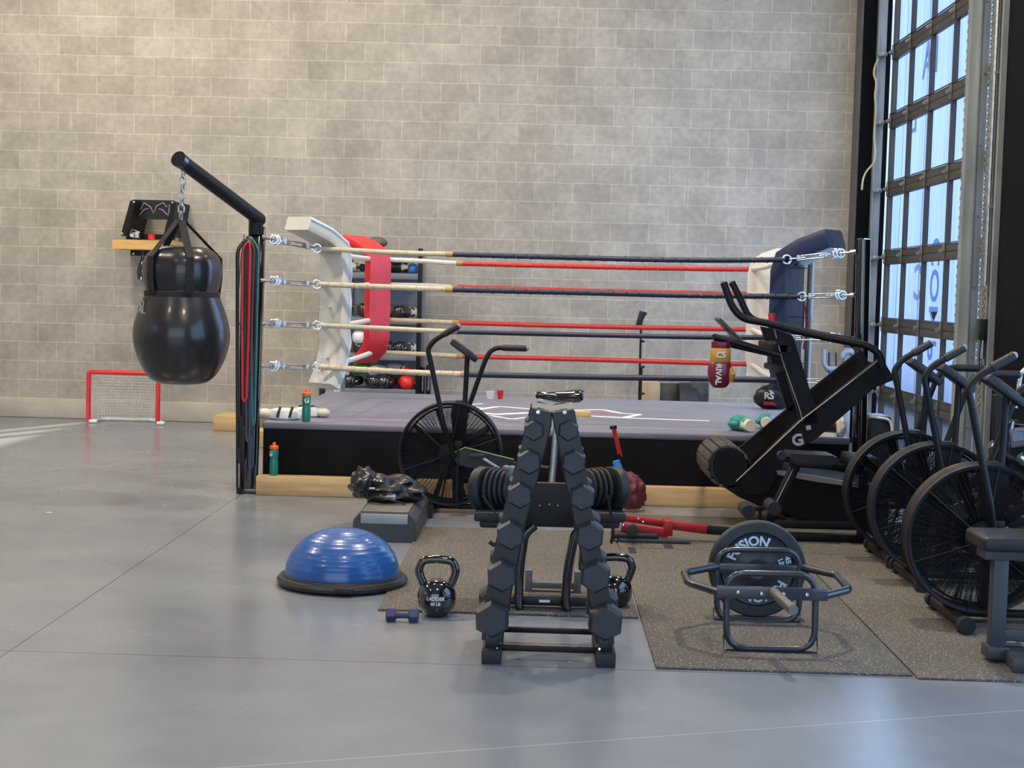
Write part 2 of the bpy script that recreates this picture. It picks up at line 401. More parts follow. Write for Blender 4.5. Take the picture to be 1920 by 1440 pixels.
single('pull_cord', 'thin yellow rope hanging down the black column beside the garage door', 'rope', B().tube(cordp, .010, 6, fil=.05), mat('yellow_rope', (.5, .47, .28), .7), cordp[-1])
# wrapped lumber outside
wrapm, nt, bs = new_mat('lumber_wrap'); L = nt.links; tc = node(nt, 'ShaderNodeTexCoord')
mpw = node(nt, 'ShaderNodeMapping'); mpw.inputs['Scale'].default_value = (3, 6, .25); L.new(tc.outputs['Object'], mpw.inputs[0])
g = ramp(noise(1.2, 4, mpw.outputs[0]), (.35, (.62, .72, .9)), (.65, (.85, .9, .97)))
L.new(g, bs.inputs['Base Color']); bs.inputs['Roughness'].default_value = .35
bp = node(nt, 'ShaderNodeBump'); bp.inputs['Strength'].default_value = .5; bp.inputs['Distance'].default_value = .05
L.new(noise(1.5, 4, mpw.outputs[0]), bp.inputs['Height']); L.new(bp.outputs[0], bs.inputs['Normal'])
inkb = mat('blue_ink', (.05, .16, .5), .5); inkg = mat('grey_ink', (.16, .22, .34), .5)
OX = RX+2.2
def outw(px, py): return PXW(px, py, OX)
for i, (y0, y1, lab) in enumerate(((outw(1722, 500).y, outw(1683, 500).y, 'white wrapped stack outside the garage door, second from the left, with one grey letter'), (outw(1683, 500).y+.06, 27.0, 'leftmost and farthest white wrapped stack outside the garage door, without print'), (outw(1772, 500).y, outw(1722, 500).y-.07, 'white wrapped lumber stack with blue print outside the right panes'), (17.0, outw(1772, 500).y-.07, 'rightmost white wrapped stack outside the garage door behind the hoist chain'))):
    t = T('wrapped_lumber_stack', lab, 'lumber stack', (OX+.5, (y0+y1)/2, -.1))
    b = B(); b.box((OX+.5, (y0+y1)/2, 3.3), (1, y1-y0, 6.8), bev=.03)
    t.part('plastic_wrap', b, wrapm)
    if i in (0, 2):
        def wt(body, px, py, size, m, xd, yd):
            o = PXW(px, py, OX); b = B().text(body, size*1.5, frame((OX-.006, o.y, o.z), xd, yd), .001, .004)
            t.part('printed_mark', b, m)
        if i == 2:
            wt('COMP', 1752, 560, .42, inkb, (0, 0, -1), (0, 1, 0))
            wt('C', 1722, 533, .5, inkg, (0, 1, 0), (0, 0, 1)); wt('FA', 1745, 112, .5, inkg, (0, 1, 0), (0, 0, 1))
        else:
            wt('L', 1715, 225, .4, inkg, (0, 1, 0), (0, 0, 1))
# mats
rm, nt, bs = new_mat('speckled_rubber'); L = nt.links; tc = node(nt, 'ShaderNodeTexCoord')
g = ramp(noise(1.2, 4), (.3, (.062, .056, .048)), (.7, (.094, .084, .072)))
g = mixc(g, (.34, .31, .28, 1), ramp(noise(95, 2, None, .4), (.60, 0.), (.68, .8)))
g = mixc(g, (.02, .02, .02, 1), ramp(noise(70, 2, None, .4), (.28, .8), (.38, 0.)))
L.new(g, bs.inputs['Base Color']); bs.inputs['Roughness'].default_value = .8
bp = node(nt, 'ShaderNodeBump'); bp.inputs['Strength'].default_value = .3; bp.inputs['Distance'].default_value = .004
L.new(noise(120, 3), bp.inputs['Height']); L.new(bp.outputs[0], bs.inputs['Normal'])
for (x0, x1, y0, y1, lab) in ((-.70, .485, 6.63, 9.0, 'speckled rubber mat under the adjustable dumbbell stand, left of the seam'),
                              (.495, 1.50, 5.74, 8.45, 'speckled rubber mat under the trap bar'),
                              (1.51, 3.4, 5.70, 8.45, 'speckled rubber mat under the right hand fan bikes'),
                              (.495, 3.4, 8.46, 9.75, 'speckled rubber mat under the treadmill')):
    single('rubber_mat', lab, 'mat', B().box(((x0+x1)/2, (y0+y1)/2, .005), (x1-x0, y1-y0, .009), bev=.001), rm, ((x0+x1)/2, (y0+y1)/2, 0))
# ================================================================ boxing ring
canvas, nt, bs = new_mat('ring_canvas'); L = nt.links; tc = node(nt, 'ShaderNodeTexCoord')
mpc = node(nt, 'ShaderNodeMapping'); mpc.inputs['Scale'].default_value = (.6, 3, 1); L.new(tc.outputs['Object'], mpc.inputs[0])
g = ramp(noise(2.5, 5, mpc.outputs[0]), (.3, (.10, .10, .14)), (.7, (.17, .17, .23)))
L.new(g, bs.inputs['Base Color']); bs.inputs['Roughness'].default_value = .42; bs.inputs['Sheen Weight'].default_value = .3
bp = node(nt, 'ShaderNodeBump'); bp.inputs['Strength'].default_value = .25; bp.inputs['Distance'].default_value = .03
L.new(noise(3, 4, mpc.outputs[0]), bp.inputs['Height']); L.new(bp.outputs[0], bs.inputs['Normal'])
skirtm = mat('black_skirt_cloth', (.006, .006, .008), .9, 0, .3, 4, .3, 3, spec=.15)
wood, nt, bs = new_mat('pine_timber'); L = nt.links; tc = node(nt, 'ShaderNodeTexCoord')
mpw = node(nt, 'ShaderNodeMapping'); mpw.inputs['Scale'].default_value = (1, 14, 14); L.new(tc.outputs['Object'], mpw.inputs[0])
g = ramp(noise(2.2, 5, mpw.outputs[0]), (.3, (.42, .27, .12)), (.7, (.60, .42, .22)))
mpk = node(nt, 'ShaderNodeMapping'); mpk.inputs['Scale'].default_value = (1, 1, 2); L.new(tc.outputs['Object'], mpk.inputs[0])
g = mixc(g, (.15, .08, .035, 1), ramp(noise(8, 2, mpk.outputs[0]), (.72, 0.), (.77, .8)))
L.new(g, bs.inputs['Base Color']); bs.inputs['Roughness'].default_value = .6
RZ = .485
rx0, rx1, ry0, ry1 = -1.93, 2.19, 10.34, 13.5
ring = T('boxing_ring_platform', 'raised boxing ring platform with grey canvas top and black skirt', 'boxing ring', ((rx0+rx1)/2, (ry0+ry1)/2, 0))
b = B(); b.box(((rx0+rx1)/2, (ry0+ry1)/2, .235), (rx1-rx0, ry1-ry0, .46), bev=.015)
ring.part('skirt', b, skirtm)
b = B(); b.box(((rx0+rx1)/2, (ry0+ry1)/2, RZ-.006), (rx1-rx0+.012, ry1-ry0+.012, .05), bev=.014, seg=3)
cv = ring.part('canvas', b, canvas)
# white winged logo and red lettering printed on the canvas
prw = mat('white_print', (.88, .88, .9), .5); prr = mat('red_print', (.6, .04, .03), .5)
zt = RZ+.020
def strip(b, px, w, z=zt, closed=False):
    pts = [G(x, y, z) for x, y in px]; pts = [V((p.x, p.y, z)) for p in pts]
    b.tube(pts, w, 4, closed, fil=.03, n=3, flat=.04); return b
b = B()
strip(b, [(895, 768), (935, 762), (985, 766), (1040, 770), (1085, 769), (1130, 768), (1165, 775), (1200, 777), (1170, 783), (1110, 780), (1060, 777)], .030)
strip(b, [(880, 772), (930, 777), (990, 774), (1045, 781)], .05)
strip(b, [(1090, 779), (1160, 783), (1240, 786), (1330, 789)], .030)
strip(b, [(905, 765), (860, 760), (905, 757)], .022); strip(b, [(1000, 781), (960, 786), (920, 779)], .025)
ring.part('winged_logo', b, prw, cv, label='white winged logo printed on the canvas')
for l in ([(1078, 772), (1115, 773), (1150, 777)], [(780, 774), (802, 772)], [(806, 771), (832, 769)]): ring.part('red_lettering', strip(B(), l, .02), prr, cv)
# timbers along the foot of the ring
def timber(lab, x0, x1, y0, y1, h=.135):
    b = B(); b.box(((x0+x1)/2, (y0+y1)/2, h/2), (x1-x0, y1-y0, h), bev=.008)
    single('timber_beam', lab, 'timber', b, wood, ((x0+x1)/2, (y0+y1)/2, 0))
sx = G(1205, 945).x
timber('pine beam along the front foot of the ring, left of the seam behind the dumbbell rack', -1.95, sx-.003, 10.21, 10.325)
timber('pine beam along the front foot of the ring, right of the seam, behind the treadmill', sx+.003, 2.2, 10.22, 10.325)
a = P(420, 795, 15.1)
timber('short pine block on the floor against the back wall left of the ring post', a.x, a.x+.45, 14.6, 15.1, .15)
timber('pine beam end behind the left ring post beside the platform', a.x+.6, rx0-.03, 13.2, 13.5, .15)
# posts
def P2(px, py, Y): return P(px, py, Y)
pf = P(480, 425, 10.45); pb = G(463, 924); pb = V((pb.x, 10.30, 0))
post = T('ring_post', 'black front left ring post carrying a boom arm for the heavy bag', 'ring post', pb)
d = (pf-pb)
b = B().beam(pb+V((.0, 0, .0)), pf, .085, .085, .01, up=(0, 1, 0)); b.beam(pb+V((.055, .02, .0)), pf+V((.05, .02, .0)), .03, .05, .005, up=(0, 1, 0)); b.box(pb+V((.02, .03, .02)), (.17, .16, .04), bev=.005)
post.part('upright', b, gloss)
arm0, arm1 = P(480, 408, 10.42), P(336, 299, 9.55)
b = B().cyl(arm0+V((.02, .02, -.012)), arm1, .047, seg=24).ell(arm0+V((.02, .02, -.012)), (.047, .047, .047)).cyl(arm0+V((.0, 0, -.12)), arm0, .05, seg=20)
am = post.part('boom_arm', b, black)
dv = (arm1-arm0).normalized()
post.part('end_cap', B().cyl(arm1-dv*.03, arm1+dv*.012, .053, seg=24), gloss, am)
def plain_post(lab, x, y, top, r, lean=0, m=gloss):
    t = T('ring_post', lab, 'ring post', (x, y, 0))
    b = B().cyl((x, y, .02), (x+lean, y, top), r, seg=20); b.box((x, y, .02), (.16, .16, .04), bev=.005)
    t.part('upright', b, m); t.part('cap', B().lathe([(r*1.02, -.01), (r*1.02, .01), (r*.6, .018)], (x+lean, y, top), 20), m); return t
pr_ = P(1612, 870, 10.45)
plain_post('black front right ring post beside the garage door', pr_.x, 10.45, P(1619, 452, 10.45).z, .05, P(1619, 452, 10.45).x-pr_.x)
q = P(604, 740, 13.58); plain_post('slim rear left ring post behind the white corner pad', q.x, 13.58, P(604, 520, 13.58).z, .03)
q = P(1511, 740, 13.58); plain_post('slim rear right ring post behind the navy corner pad', q.x, 13.58, P(1511, 480, 13.58).z, .03)
# ropes
cream = mat('cream_rope_cover', (.58, .50, .36), .7, 0, .1, 30); whiter = mat('white_rope_cover', (.70, .68, .62), .6, 0, .06, 20)
redr = mat('red_rope_tape', (.60, .035, .03), .45, 0, .15, 40); navyr = mat('navy_rope_tape', (.018, .024, .055), .45, 0, .2, 40)
strandm = mat('gold_tape', (.45, .28, .10), .6)
def rope_cover(b, pts, r, twist=True):
    b.tube(pts, r, 10)
    if twist:       # raised spiral of the laid rope
        L_ = [0]
        for i in range(1, len(pts)): L_.append(L_[-1]+(pts[i]-pts[i-1]).length)
        tot = L_[-1]; n = int(tot/.018); k = 0; sp = []
        for i in range(n):
            s = tot*i/max(1, n-1)
            while k < len(pts)-2 and L_[k+1] < s: k += 1
            t = (s-L_[k])/max(1e-6, L_[k+1]-L_[k]); p = pts[k].lerp(pts[k+1], t)
            dd = (pts[k+1]-pts[k]).normalized(); u = dd.cross(V((0, 0, 1))).normalized(); w = dd.cross(u)
            a = s*70; sp.append(p+(u*math.cos(a)+w*math.sin(a))*r*.78)
        if len(sp) > 3: b.tube(sp, r*.42, 5)
    return b
def curve_pts(ctrl, n=24):
    # ctrl: points along the rope; smooth interpolation
    out = []
    for i in range(len(ctrl)-1):
        p0, p1, p2, p3 = ctrl[max(0, i-1)], ctrl[i], ctrl[i+1], ctrl[min(len(ctrl)-1, i+2)]
        for j in range(n//(len(ctrl)-1)+1):
            t = j/(n//(len(ctrl)-1)+1)
            out.append(.5*((2*p1)+(p2-p0)*t+(2*p0-5*p1+4*p2-p3)*t*t+(3*p1-p0-3*p2+p3)*t**3))
    out.append(ctrl[-1]); return out
FY, BY = 10.7, 13.0
def rope(lab, ctrl, change, ya, yb, m1, m2, r, tw=(True, True), group=None):
    cp = [P(x, y, ya+(yb-ya)*i/(len(ctrl)-1)) for i, (x, y) in enumerate(ctrl)]
    pts = curve_pts(cp, 30); cxw = P(change, 600, (ya+yb)/2).x
    k = min(range(len(pts)), key=lambda i: abs(pts[i].x-cxw))
    t = T('ring_rope', lab, 'ring rope', pts[0])
    t.part('cream_cover', rope_cover(B(), pts[:k+1], r, tw[0]), m1, label='cream covered end of the rope')
    t.part('coloured_cover', rope_cover(B(), pts[k:], r*1.04, tw[1]), m2, label=('red' if m2 is redr else 'navy')+' wrapped length of the rope')
    t.part('tape_band', B().cyl(pts[k]-V((.055, 0, 0)), pts[k]+V((.0, 0, -.0006)), r*1.12, seg=12), strandm)
    return pts
F1 = rope('topmost front rope, cream then navy', [(598, 466), (745, 474), (849, 477), (1100, 484), (1300, 488), (1472, 487)], 850, FY, FY, cream, navyr, .019, (False, True))
F2 = rope('second front rope from the top, cream twisted then navy', [(598, 533), (745, 539), (849, 543), (1100, 549), (1300, 554), (1500, 556)], 850, FY, FY, cream, navyr, .020, (True, True))
F3 = rope('third front rope from the top, cream then thin navy', [(598, 610), (745, 617), (857, 622), (1100, 628), (1300, 632), (1460, 633)], 857, FY, FY, cream, navyr, .018, (False, False))
F4 = rope('lowest front rope, cream then navy', [(598, 688), (745, 697), (878, 702), (1100, 707), (1300, 710), (1462, 713)], 878, FY, FY, cream, navyr, .021, (True, False))
K1 = rope('topmost rear rope, white then red, behind the top navy rope', [(700, 486), (800, 490), (867, 494), (1100, 500), (1300, 504), (1410, 505)], 868, BY, BY, whiter, redr, .021, (True, True))
K2 = rope('second rear rope from the top, red almost hidden behind navy', [(700, 533), (800, 535), (858, 538), (1100, 545), (1300, 549), (1410, 551)], 858, BY, BY, whiter, redr, .019, (False, False))
K3 = rope('third rear rope from the top, cream then red', [(700, 599), (790, 602), (860, 605), (1100, 612), (1300, 616), (1410, 618)], 860, BY, BY, cream, redr, .021, (False, False))
K4 = rope('lowest rear rope, cream then red', [(700, 660), (790, 664), (868, 668), (1100, 674), (1300, 680), (1410, 683)], 868, BY, BY, cream, redr, .021, (False, False))
names = ('topmost', 'second highest', 'third highest', 'lowest')
for i, (a, c) in enumerate(zip((F1, F2, F3, F4), (K1, K2, K3, K4))):
    pts = curve_pts([a[0]+V((0, .03, 0)), a[0].lerp(c[0], .5)+V((0, 0, -.015)), c[0]], 12)
    single('ring_rope', names[i]+' white rope on the left side of the ring', 'ring rope', rope_cover(B(), pts, .021, False), whiter, pts[0])
    pts = curve_pts([a[-1]+V((0, .03, 0)), a[-1].lerp(c[-1], .5)+V((0, 0, -.015)), c[-1]], 12)
    single('ring_rope', names[i]+' white rope on the right side of the ring', 'ring rope', rope_cover(B(), pts, .020, False), whiter, pts[0])
# turnbuckles
def turnbuckle(lab, a, c):      # a at the post, c at the rope
    t = T('turnbuckle', lab, 'turnbuckle', a, 'turnbuckles between the ring posts and ropes'); d = c-a; L_ = d.length; d.normalize(); at = lambda s: a+d*s*L_
    w = d.cross(V((0, 0, 1))).normalized(); z = V((0, 0, 1))
    b = B().cyl(at(-.02), at(.06), .016, seg=8).cyl(at(.04), at(.28), .007, seg=8)
    for j in range(2): b.torus(at(.20+.05*j), .028, .009, 'Y', 14, 6)
    b.tube([at(.25)+z*.03, at(.30)+z*.035, at(.34), at(.30)-z*.03], .009, 6, fil=.02); t.part('hook', b, chrome)
    b = B(); b.cyl(at(.40)+z*.014, at(.80)+z*.014, .006, seg=8).cyl(at(.40)-z*.014, at(.80)-z*.014, .006, seg=8)
    b.box(at(.40), (.03, .03, .045), bev=.004).box(at(.80), (.03, .03, .045), bev=.004).cyl(at(.34), at(.5), .007, seg=8); t.part('body', b, zinc)
    b = B().cyl(at(.7), at(.93), .007, seg=8).torus(at(.97), .03, .008, 'Y', 16, 6); t.part('eye', b, chrome)
oxl, oxr = rx0-.0, rx1
lp = [(492, 445), (490, 526), (489, 607), (487, 687)]
rp = [(1603, 472), (1600, 553), (1600, 635), (1600, 716)]
pos = ('highest', 'second highest', 'third highest', 'lowest')
for i in range(4):
    a = P(*lp[i], 10.42); turnbuckle(pos[i]+' turnbuckle on the front left ring post', a, [F1, F2, F3, F4][i][0])
    a = P(*rp[i], 10.44); turnbuckle(pos[i]+' turnbuckle on the front right ring post', a, [F1, F2, F3, F4][i][-1])
# corner pads
def corner_pad(lab, m, px, Y, ytop, ybot, u, flap, low, w=.25, th=.065, trim=None, wr=0):
    u = V(u).normalized(); wd = V((-u.y, u.x, 0)); base = P(px, 600, Y)
    zt_, zb = P(px, ytop, Y).z, P(px, ybot, Y).z
    path = [V((0, 0, zb))+u*low[0]+V((0, 0, -low[1])), V((0, 0, zb)) + u*.03]
    n = 9
    for i in range(1, n): path.append(V((0, 0, zb+(zt_-zb)*i/n))+u*wr*math.sin(i*2.4))
    path += [V((0, 0, zt_))+u*.02, V((0, 0, zt_+flap[1]*.55))+u*flap[0]*.45, V((0, 0, zt_+flap[1]))+u*flap[0]]
    loops = []
    for i, p in enumerate(path):
        a = path[max(0, i-1)]; c = path[min(len(path)-1, i+1)]; t = (c-a).normalized(); nn = wd.cross(t).normalized()
        o = V((base.x, base.y, 0))+p; ww = w/2*(1+wr*.5*math.sin(i*3.1)); k = th/2
        loops.append([o+wd*x*ww+nn*y*k for x, y in ((-1, -.6), (-.93, -1), (.93, -1), (1, -.6), (1, .6), (.93, 1), (-.93, 1), (-1, .6))])
    t = T('corner_pad', lab, 'corner pad', V((base.x, base.y, zb)))
    body = t.part('cushion', B().loft(loops), m)
    if trim:
        b = B(); b.tube([lp[3]+V((.0, 0, 0)) for lp in loops], .010, 6); t.part('piping', b, trim, body)
        b = B(); b.tube([lp[7]+V((.0, 0, 0)) for lp in loops], .006, 6); t.part('piping', b, trim, body)
    for z in (zt_-.06, (zt_+zb)/2, zb+.08): t.part('tie_strap', B().beam(V((base.x, base.y, z))+u*.04, V((base.x, base.y, z))+u*.16, .03, .006), m)
corner_pad('white padded cushion on the front left ring corner', whitev, 628, 10.86, 462, 690, (-.62, -.78, 0), (.38, .15), (.10, .13), w=.25, th=.10, trim=mat('pale_blue_piping', (.55, .68, .85), .5), wr=.012)
corner_pad('red vinyl cushion on the rear left ring corner', redv, 707, 12.85, 476, 655, (-.75, .66, 0), (.34, .13), (.15, .10), w=.26, th=.07)
corner_pad('white padded cushion on the rear right ring corner', whitev, 1425, 12.85, 492, 690, (.70, .5, 0), (.30, .10), (.02, .08), w=.27, th=.07, trim=mat('pale_blue_piping', (.55, .68, .85), .5))
corner_pad('navy cushion with long upper flap on the front right ring corner', navyv, 1473, 10.86, 487, 700, (.80, -.6, 0), (.37, .15), (.02, .12), w=.28, th=.14)
b = B(); q = P(1503, 480, 11.1)
single('hanging_ribbon', 'bundle of blue and red cords hanging behind the navy corner pad', 'cords', B().tube([P(1500, 482, 11.0), P(1503, 530, 11.0), P(1506, 600, 11.0), P(1500, 650, 11.0)], .012, 6, fil=.1).tube([P(1508, 560, 11.2), P(1513, 610, 11.2), P(1506, 655, 11.2)], .008, 6, fil=.1), mat('blue_red_cord', (.25, .05, .12), .5, 0, .6, 25), q)
# resistance bands on the post
bandcols = (('black', (.015, .015, .018), 460, 905, 8), ('blue', (.04, .08, .14), 472, 880, 5), ('teal', (.04, .16, .16), 476, 800, 3), ('thin black', (.012, .012, .015), 449, 925, 4), ('charcoal', (.03, .03, .035), 452, 870, 5), ('slate', (.05, .06, .09), 466, 830, 4), ('brown', (.10, .03, .02), 468, 700, 3), ('dark red', (.50, .02, .03), 460, 755, 5))
for i, (nm, c, x, yb, wd) in enumerate(bandcols):
    Y = 10.28-.012*i; top = P(467, 437+i*2, Y); bl = P(x-wd, yb-8, Y); brr = P(x+wd*.5, yb-8, Y); bot = P(x-2, yb, Y)
    b = B().tube([bot, bl, P(x-wd-1, (yb+440)/2, Y), P(x-5, 465, Y), top, P(x+9, 465, Y), P(x+wd+2, (yb+440)/2, Y), brr], .009, 6, True, fil=.06)
    single('resistance_band', nm+' looped resistance band hanging on the front left ring post', 'resistance band', b, mat('band_'+nm.replace(' ', '_'), c, .5), top, 'resistance bands on the ring post')
b = B(); Y = 10.15
for x, y0, y1 in ((451, 780, 915), (457, 800, 900), (447, 745, 840)): b.beam(P(x, y0, Y), P(x, y1, Y), .022, .012, .003)
single('band_handles', 'black band handles and door anchors dangling low on the left ring post', 'band handles', b, cordm, P(452, 915, Y))
single('wall_cord', 'thin black cord drooping left of the resistance bands', 'cord', B().tube([P(458, 440, 10.1), P(452, 480, 10.1), P(447, 560, 10.1), P(445, 600, 10.1), P(455, 618, 10.1)], .003, 5, fil=.1), cordm, P(458, 440, 10.1))
# ================================================================ heavy bag
BYd = arm1.y-.0
hc = P(341, 600, BYd); bx, by = hc.x, hc.y
def bz(py): return P(341, py, BYd).z
ppm = FPX/BYd
bag = T('heavy_bag', 'black teardrop heavy bag with pear shaped body hanging from the boom arm', 'punching bag', (bx, by, bz(720)))
prof = [(0.001, 720), (38, 719), (58, 709), (73, 689), (84, 662), (89.5, 635), (88, 610), (80, 582), (69, 553)]
pf_ = [(r/ppm, bz(y)) for r, y in prof]
def smooth(pr, n=4):
    out = []
    for i in range(len(pr)-1):
        p0, p1, p2, p3 = [V((*pr[max(0, min(len(pr)-1, j))], 0)) for j in (i-1, i, i+1, i+2)]
        for k in range(n):
            t = k/n; q = .5*((2*p1)+(p2-p0)*t+(2*p0-5*p1+4*p2-p3)*t*t+(3*p1-p0-3*p2+p3)*t**3); out.append((max(.001, q.x), q.y))
    out.append(pr[-1]); return out
leather = mat('black_bag_leather', (.012, .012, .014), .3, 0, .2, 6, .35, 5, coat=.25)
body = bag.part('lower_body', B().lathe(smooth(pf_), (bx, by, 0), 40), leather)
# upper bulge with four soft lobes
loops = []
for r, y in smooth([(67, 556), (68, 550), (67, 545), (71, 530), (73, 505), (68, 482), (50, 466), (25, 461), (.5, 460)], 3):
    lp = []
    for j in range(48):
        a = 2*PI*j/48; rr = r/ppm*(1-.06*abs(math.cos(2*a+.5))**6) if r > 30 else r/ppm
        lp.append(V((bx+rr*math.cos(a), by+rr*math.sin(a), bz(y))))
    loops.append(lp)
bag.part('upper_bulge', B().loft(loops), leather)
bag.part('waist_belt', B().lathe([(68.5/ppm, bz(558)), (70.5/ppm, bz(557)), (70/ppm, bz(547)), (68/ppm, bz(546))], (bx, by, 0), 40), cordm)
tip = P(339, 412, BYd)
for a in (-2.2, -1.15, .6, 2.4):
    e = V((bx+.26*math.cos(a), by+.26*math.sin(a), bz(483))); e2 = V((bx+.262*math.cos(a), by+.262*math.sin(a), bz(520))); e3 = V((bx+.25*math.cos(a), by+.25*math.sin(a), bz(550)))
    rad = V((math.cos(a), math.sin(a), 0)); b = B(); pts = [tip+rad*.02, e, e2, e3]
    tg = V((-rad.y, rad.x, 0)); loops = [[p+tg*.024+rad*.004, p-tg*.024+rad*.004, p-tg*.024-rad*.004, p+tg*.024-rad*.004] for p in pts]
    bag.part('strap', b.loft(loops), cordm)
top = arm1-dv*.05+V((0, 0, -.05)); b = B(); n = 7; tp = V((top.x, top.y, top.z)); ln = (tp-tip)
for i in range(n):
    c = tip.lerp(tp, (i+.5)/n); u = V((1, 0, 0)) if i % 2 else V((.2, 1, 0)).normalized(); h = ln.length/n*.68
    b.tube([c+V((0, 0, h)), c+V((0, 0, h*.5))+u*.018, c-V((0, 0, h*.5))+u*.018, c-V((0, 0, h)), c-V((0, 0, h*.5))-u*.018, c+V((0, 0, h*.5))-u*.018], .006, 6, True)
bag.part('chain', b, zinc)
lt = B()
def wrapf(a0, z0, R_):
    def fn(c):
        a = a0+c.x/R_; r = R_+c.z+.002; return V((bx+r*math.cos(a), by+r*math.sin(a), z0+c.y))
    return fn
grayp = mat('grey_print', (.35, .34, .33), .5)
lt.text('RIVAL', .075, wrapf(-2.62, bz(582), .281), .002); lt.text('RS', .12, wrapf(-2.62, bz(567), .268), .002)
bag.part('logo_print', lt, grayp, body)
# ================================================================ speed bag platform
sp = T('speed_bag_platform', 'wall mounted speed bag bracket with a black crest plate and wooden shelf', 'speed bag platform', P(270, 470, WY-.1))
Yw = 15.15
def pb2(x, y, Y=Yw): return P(x, y, Y)
b = B(); b.prism([pb2(248, 374), pb2(326, 376), pb2(322, 412), pb2(253, 411)], (0, .02, 0)); sp.part('crest_plate', b, blackm)
b = B()
for pl in ([(244, 376), (254, 376), (238, 442), (226, 442)], [(322, 378), (330, 378), (320, 442), (306, 442)]): b.prism([pb2(x, y, Yw-.25) for x, y in pl], (0, .6, 0), .004)
b.prism([pb2(236, 438), pb2(324, 440), pb2(324, 449), pb2(236, 448)], (0, .1, 0)); b.prism([pb2(245, 468), pb2(292, 469), pb2(292, 480), pb2(245, 479)], (0, .04, 0))
sp.part('bracket', b, black)
a, c = pb2(210, 450), pb2(312, 467)
sp.part('wooden_shelf', B().prism([pb2(210, 449, 14.85), pb2(318, 451, 14.85), pb2(318, 469, 14.85), pb2(210, 467, 14.85)], (0, .65, 0), .004), mat('varnished_wood', (.62, .38, .13), .4, 0, .15, 6, stretch=(1, 8, 8)))
b = B()
for pl in ([(260, 405), (256, 398), (258, 386), (264, 392), (270, 380), (282, 388), (288, 400), (294, 386), (306, 380), (312, 388), (318, 384), (316, 405)], [(262, 403), (270, 393), (278, 391)], [(314, 403), (304, 393), (298, 392)]):
    b.tube([pb2(x, y, Yw-.012) for x, y in pl], .005, 5)
sp.part('crest_logo', b, grayp)
for x, y in ((251, 379), (323, 380), (229, 438), (312, 440), (250, 410), (250, 476), (288, 477)): sp.part('bolt', B().ell(pb2(x, y, Yw-.26 if y > 430 or y < 390 else Yw-.006), (.012, .008, .012), seg=8), zinc)
t = T('speed_bag', 'small black speed bag hanging under the wall bracket', 'speed bag', pb2(268, 525, 14.95))
t.part('bladder', B().lathe([(.001, pb2(268, 528).z), (.05, pb2(268, 524).z), (.065, pb2(268, 512).z), (.055, pb2(268, 498).z), (.02, pb2(268, 484).z), (.010, pb2(268, 478).z), (.010, pb2(268, 465.5).z)], (pb2(268, 500, 14.95).x, 14.95, 0), 20), gloss)
single('red_tape_roll', 'small red roll on the wooden shelf of the speed bag bracket', 'tape roll', B().lathe([(.012, 0), (.035, 0), (.035, .05), (.012, .05)], pb2(284, 449, 15.0), 16), redv, pb2(284, 449, 15.0))
single('small_gadget', 'small grey gadget standing on the shelf left of the red roll', 'gadget', B().box(pb2(255, 441, 15.0), (.07, .05, .06), bev=.006).cyl(pb2(247, 441, 14.95), pb2(247, 441, 14.9), .02, seg=12).tube([pb2(243, 438, 14.98), pb2(248, 430, 14.98), pb2(262, 436, 14.98)], .005, 5), zinc, pb2(255, 448, 15.0))
# ================================================================ hockey goal
gA, gB = G(161, 788), G(301, 790); gy = 15.05; gx0, gx1 = P(166, 780, gy).x, P(296, 780, gy).x; gz = P(166, 697, gy).z
gt = T('hockey_goal', 'small red framed hockey goal with white net against the back wall', 'goal', ((gx0+gx1)/2, gy, 0))
b = B().tube([(gx0, gy, .01), (gx0, gy, gz), (gx1, gy, gz), (gx1, gy, .01)], .024, 10, fil=.03)
gt.part('post_frame', b, mat('red_plastic', (.6, .015, .02), .4))
b = B().tube([(gx0, gy, .015), (gx0+.06, gy+.34, .015), (gx1-.06, gy+.34, .015), (gx1, gy, .015)], .018, 8, fil=.08); b.box((gx0+.05, gy+.0, .02), (.08, .06, .035), bev=.01).box((gx1+.03, gy, .02), (.08, .06, .035), bev=.01)
gt.part('base_bar', b, whitep)
b = B(); nu, nv = 26, 16
def net(u, v):   # u across, v down
    x = gx0+(gx1-gx0)*u; e = math.sin(PI*min(1, max(0, u)))**.35
    return V((gx0+.02+(gx1-gx0-.04)*u, gy+.02+.30*(v**.6)*e+.02, gz-.015-(gz-.03)*v))
for i in range(nu+1): b.tube([net(i/nu, j/nv) for j in range(nv+1)], .0028, 4)
for j in range(nv+1): b.tube([net(i/nu, j/nv) for i in range(nu+1)], .0028, 4)
gt.part('net', b, whitep)
# ================================================================ shelf rack and gloves
greys = mat('grey_shelf_steel', (.17, .19, .21), .45, .1, .08, 4)
sy0, sy1 = 14.78, 15.22
SX0, SX1 = P(646, 600, sy0).x, P(786, 600, sy0).x
sh = T('shelf_rack', 'grey steel shelf rack full of boxing gloves behind the ring', 'shelf', ((SX0+SX1)/2, (sy0+sy1)/2, 0))
stop = P(720, 464, sy0).z; shz = [P(720, y, sy0).z for y in (515, 595, 656, 728)]
shz = [P(720, y, sy0).z for y in (512, 596, 664, 729)]
for i, (x, y) in enumerate(((SX0, sy0), (SX1, sy0), (SX0, sy1), (SX1, sy1))):
    b = B(); b.box((x, y, stop/2), (.045, .04, stop), bev=.003); sh.part('upright', b, black if i == 1 else greys)
for z in shz+[stop-.03, .12]:
    b = B(); b.box(((SX0+SX1)/2, (sy0+sy1)/2, z-.012), (SX1-SX0-.03, sy1-sy0, .02)); b.box(((SX0+SX1)/2, sy0-.01, z-.03), (SX1-SX0-.04, .02, .06), bev=.004); sh.part('shelf', b, greys)
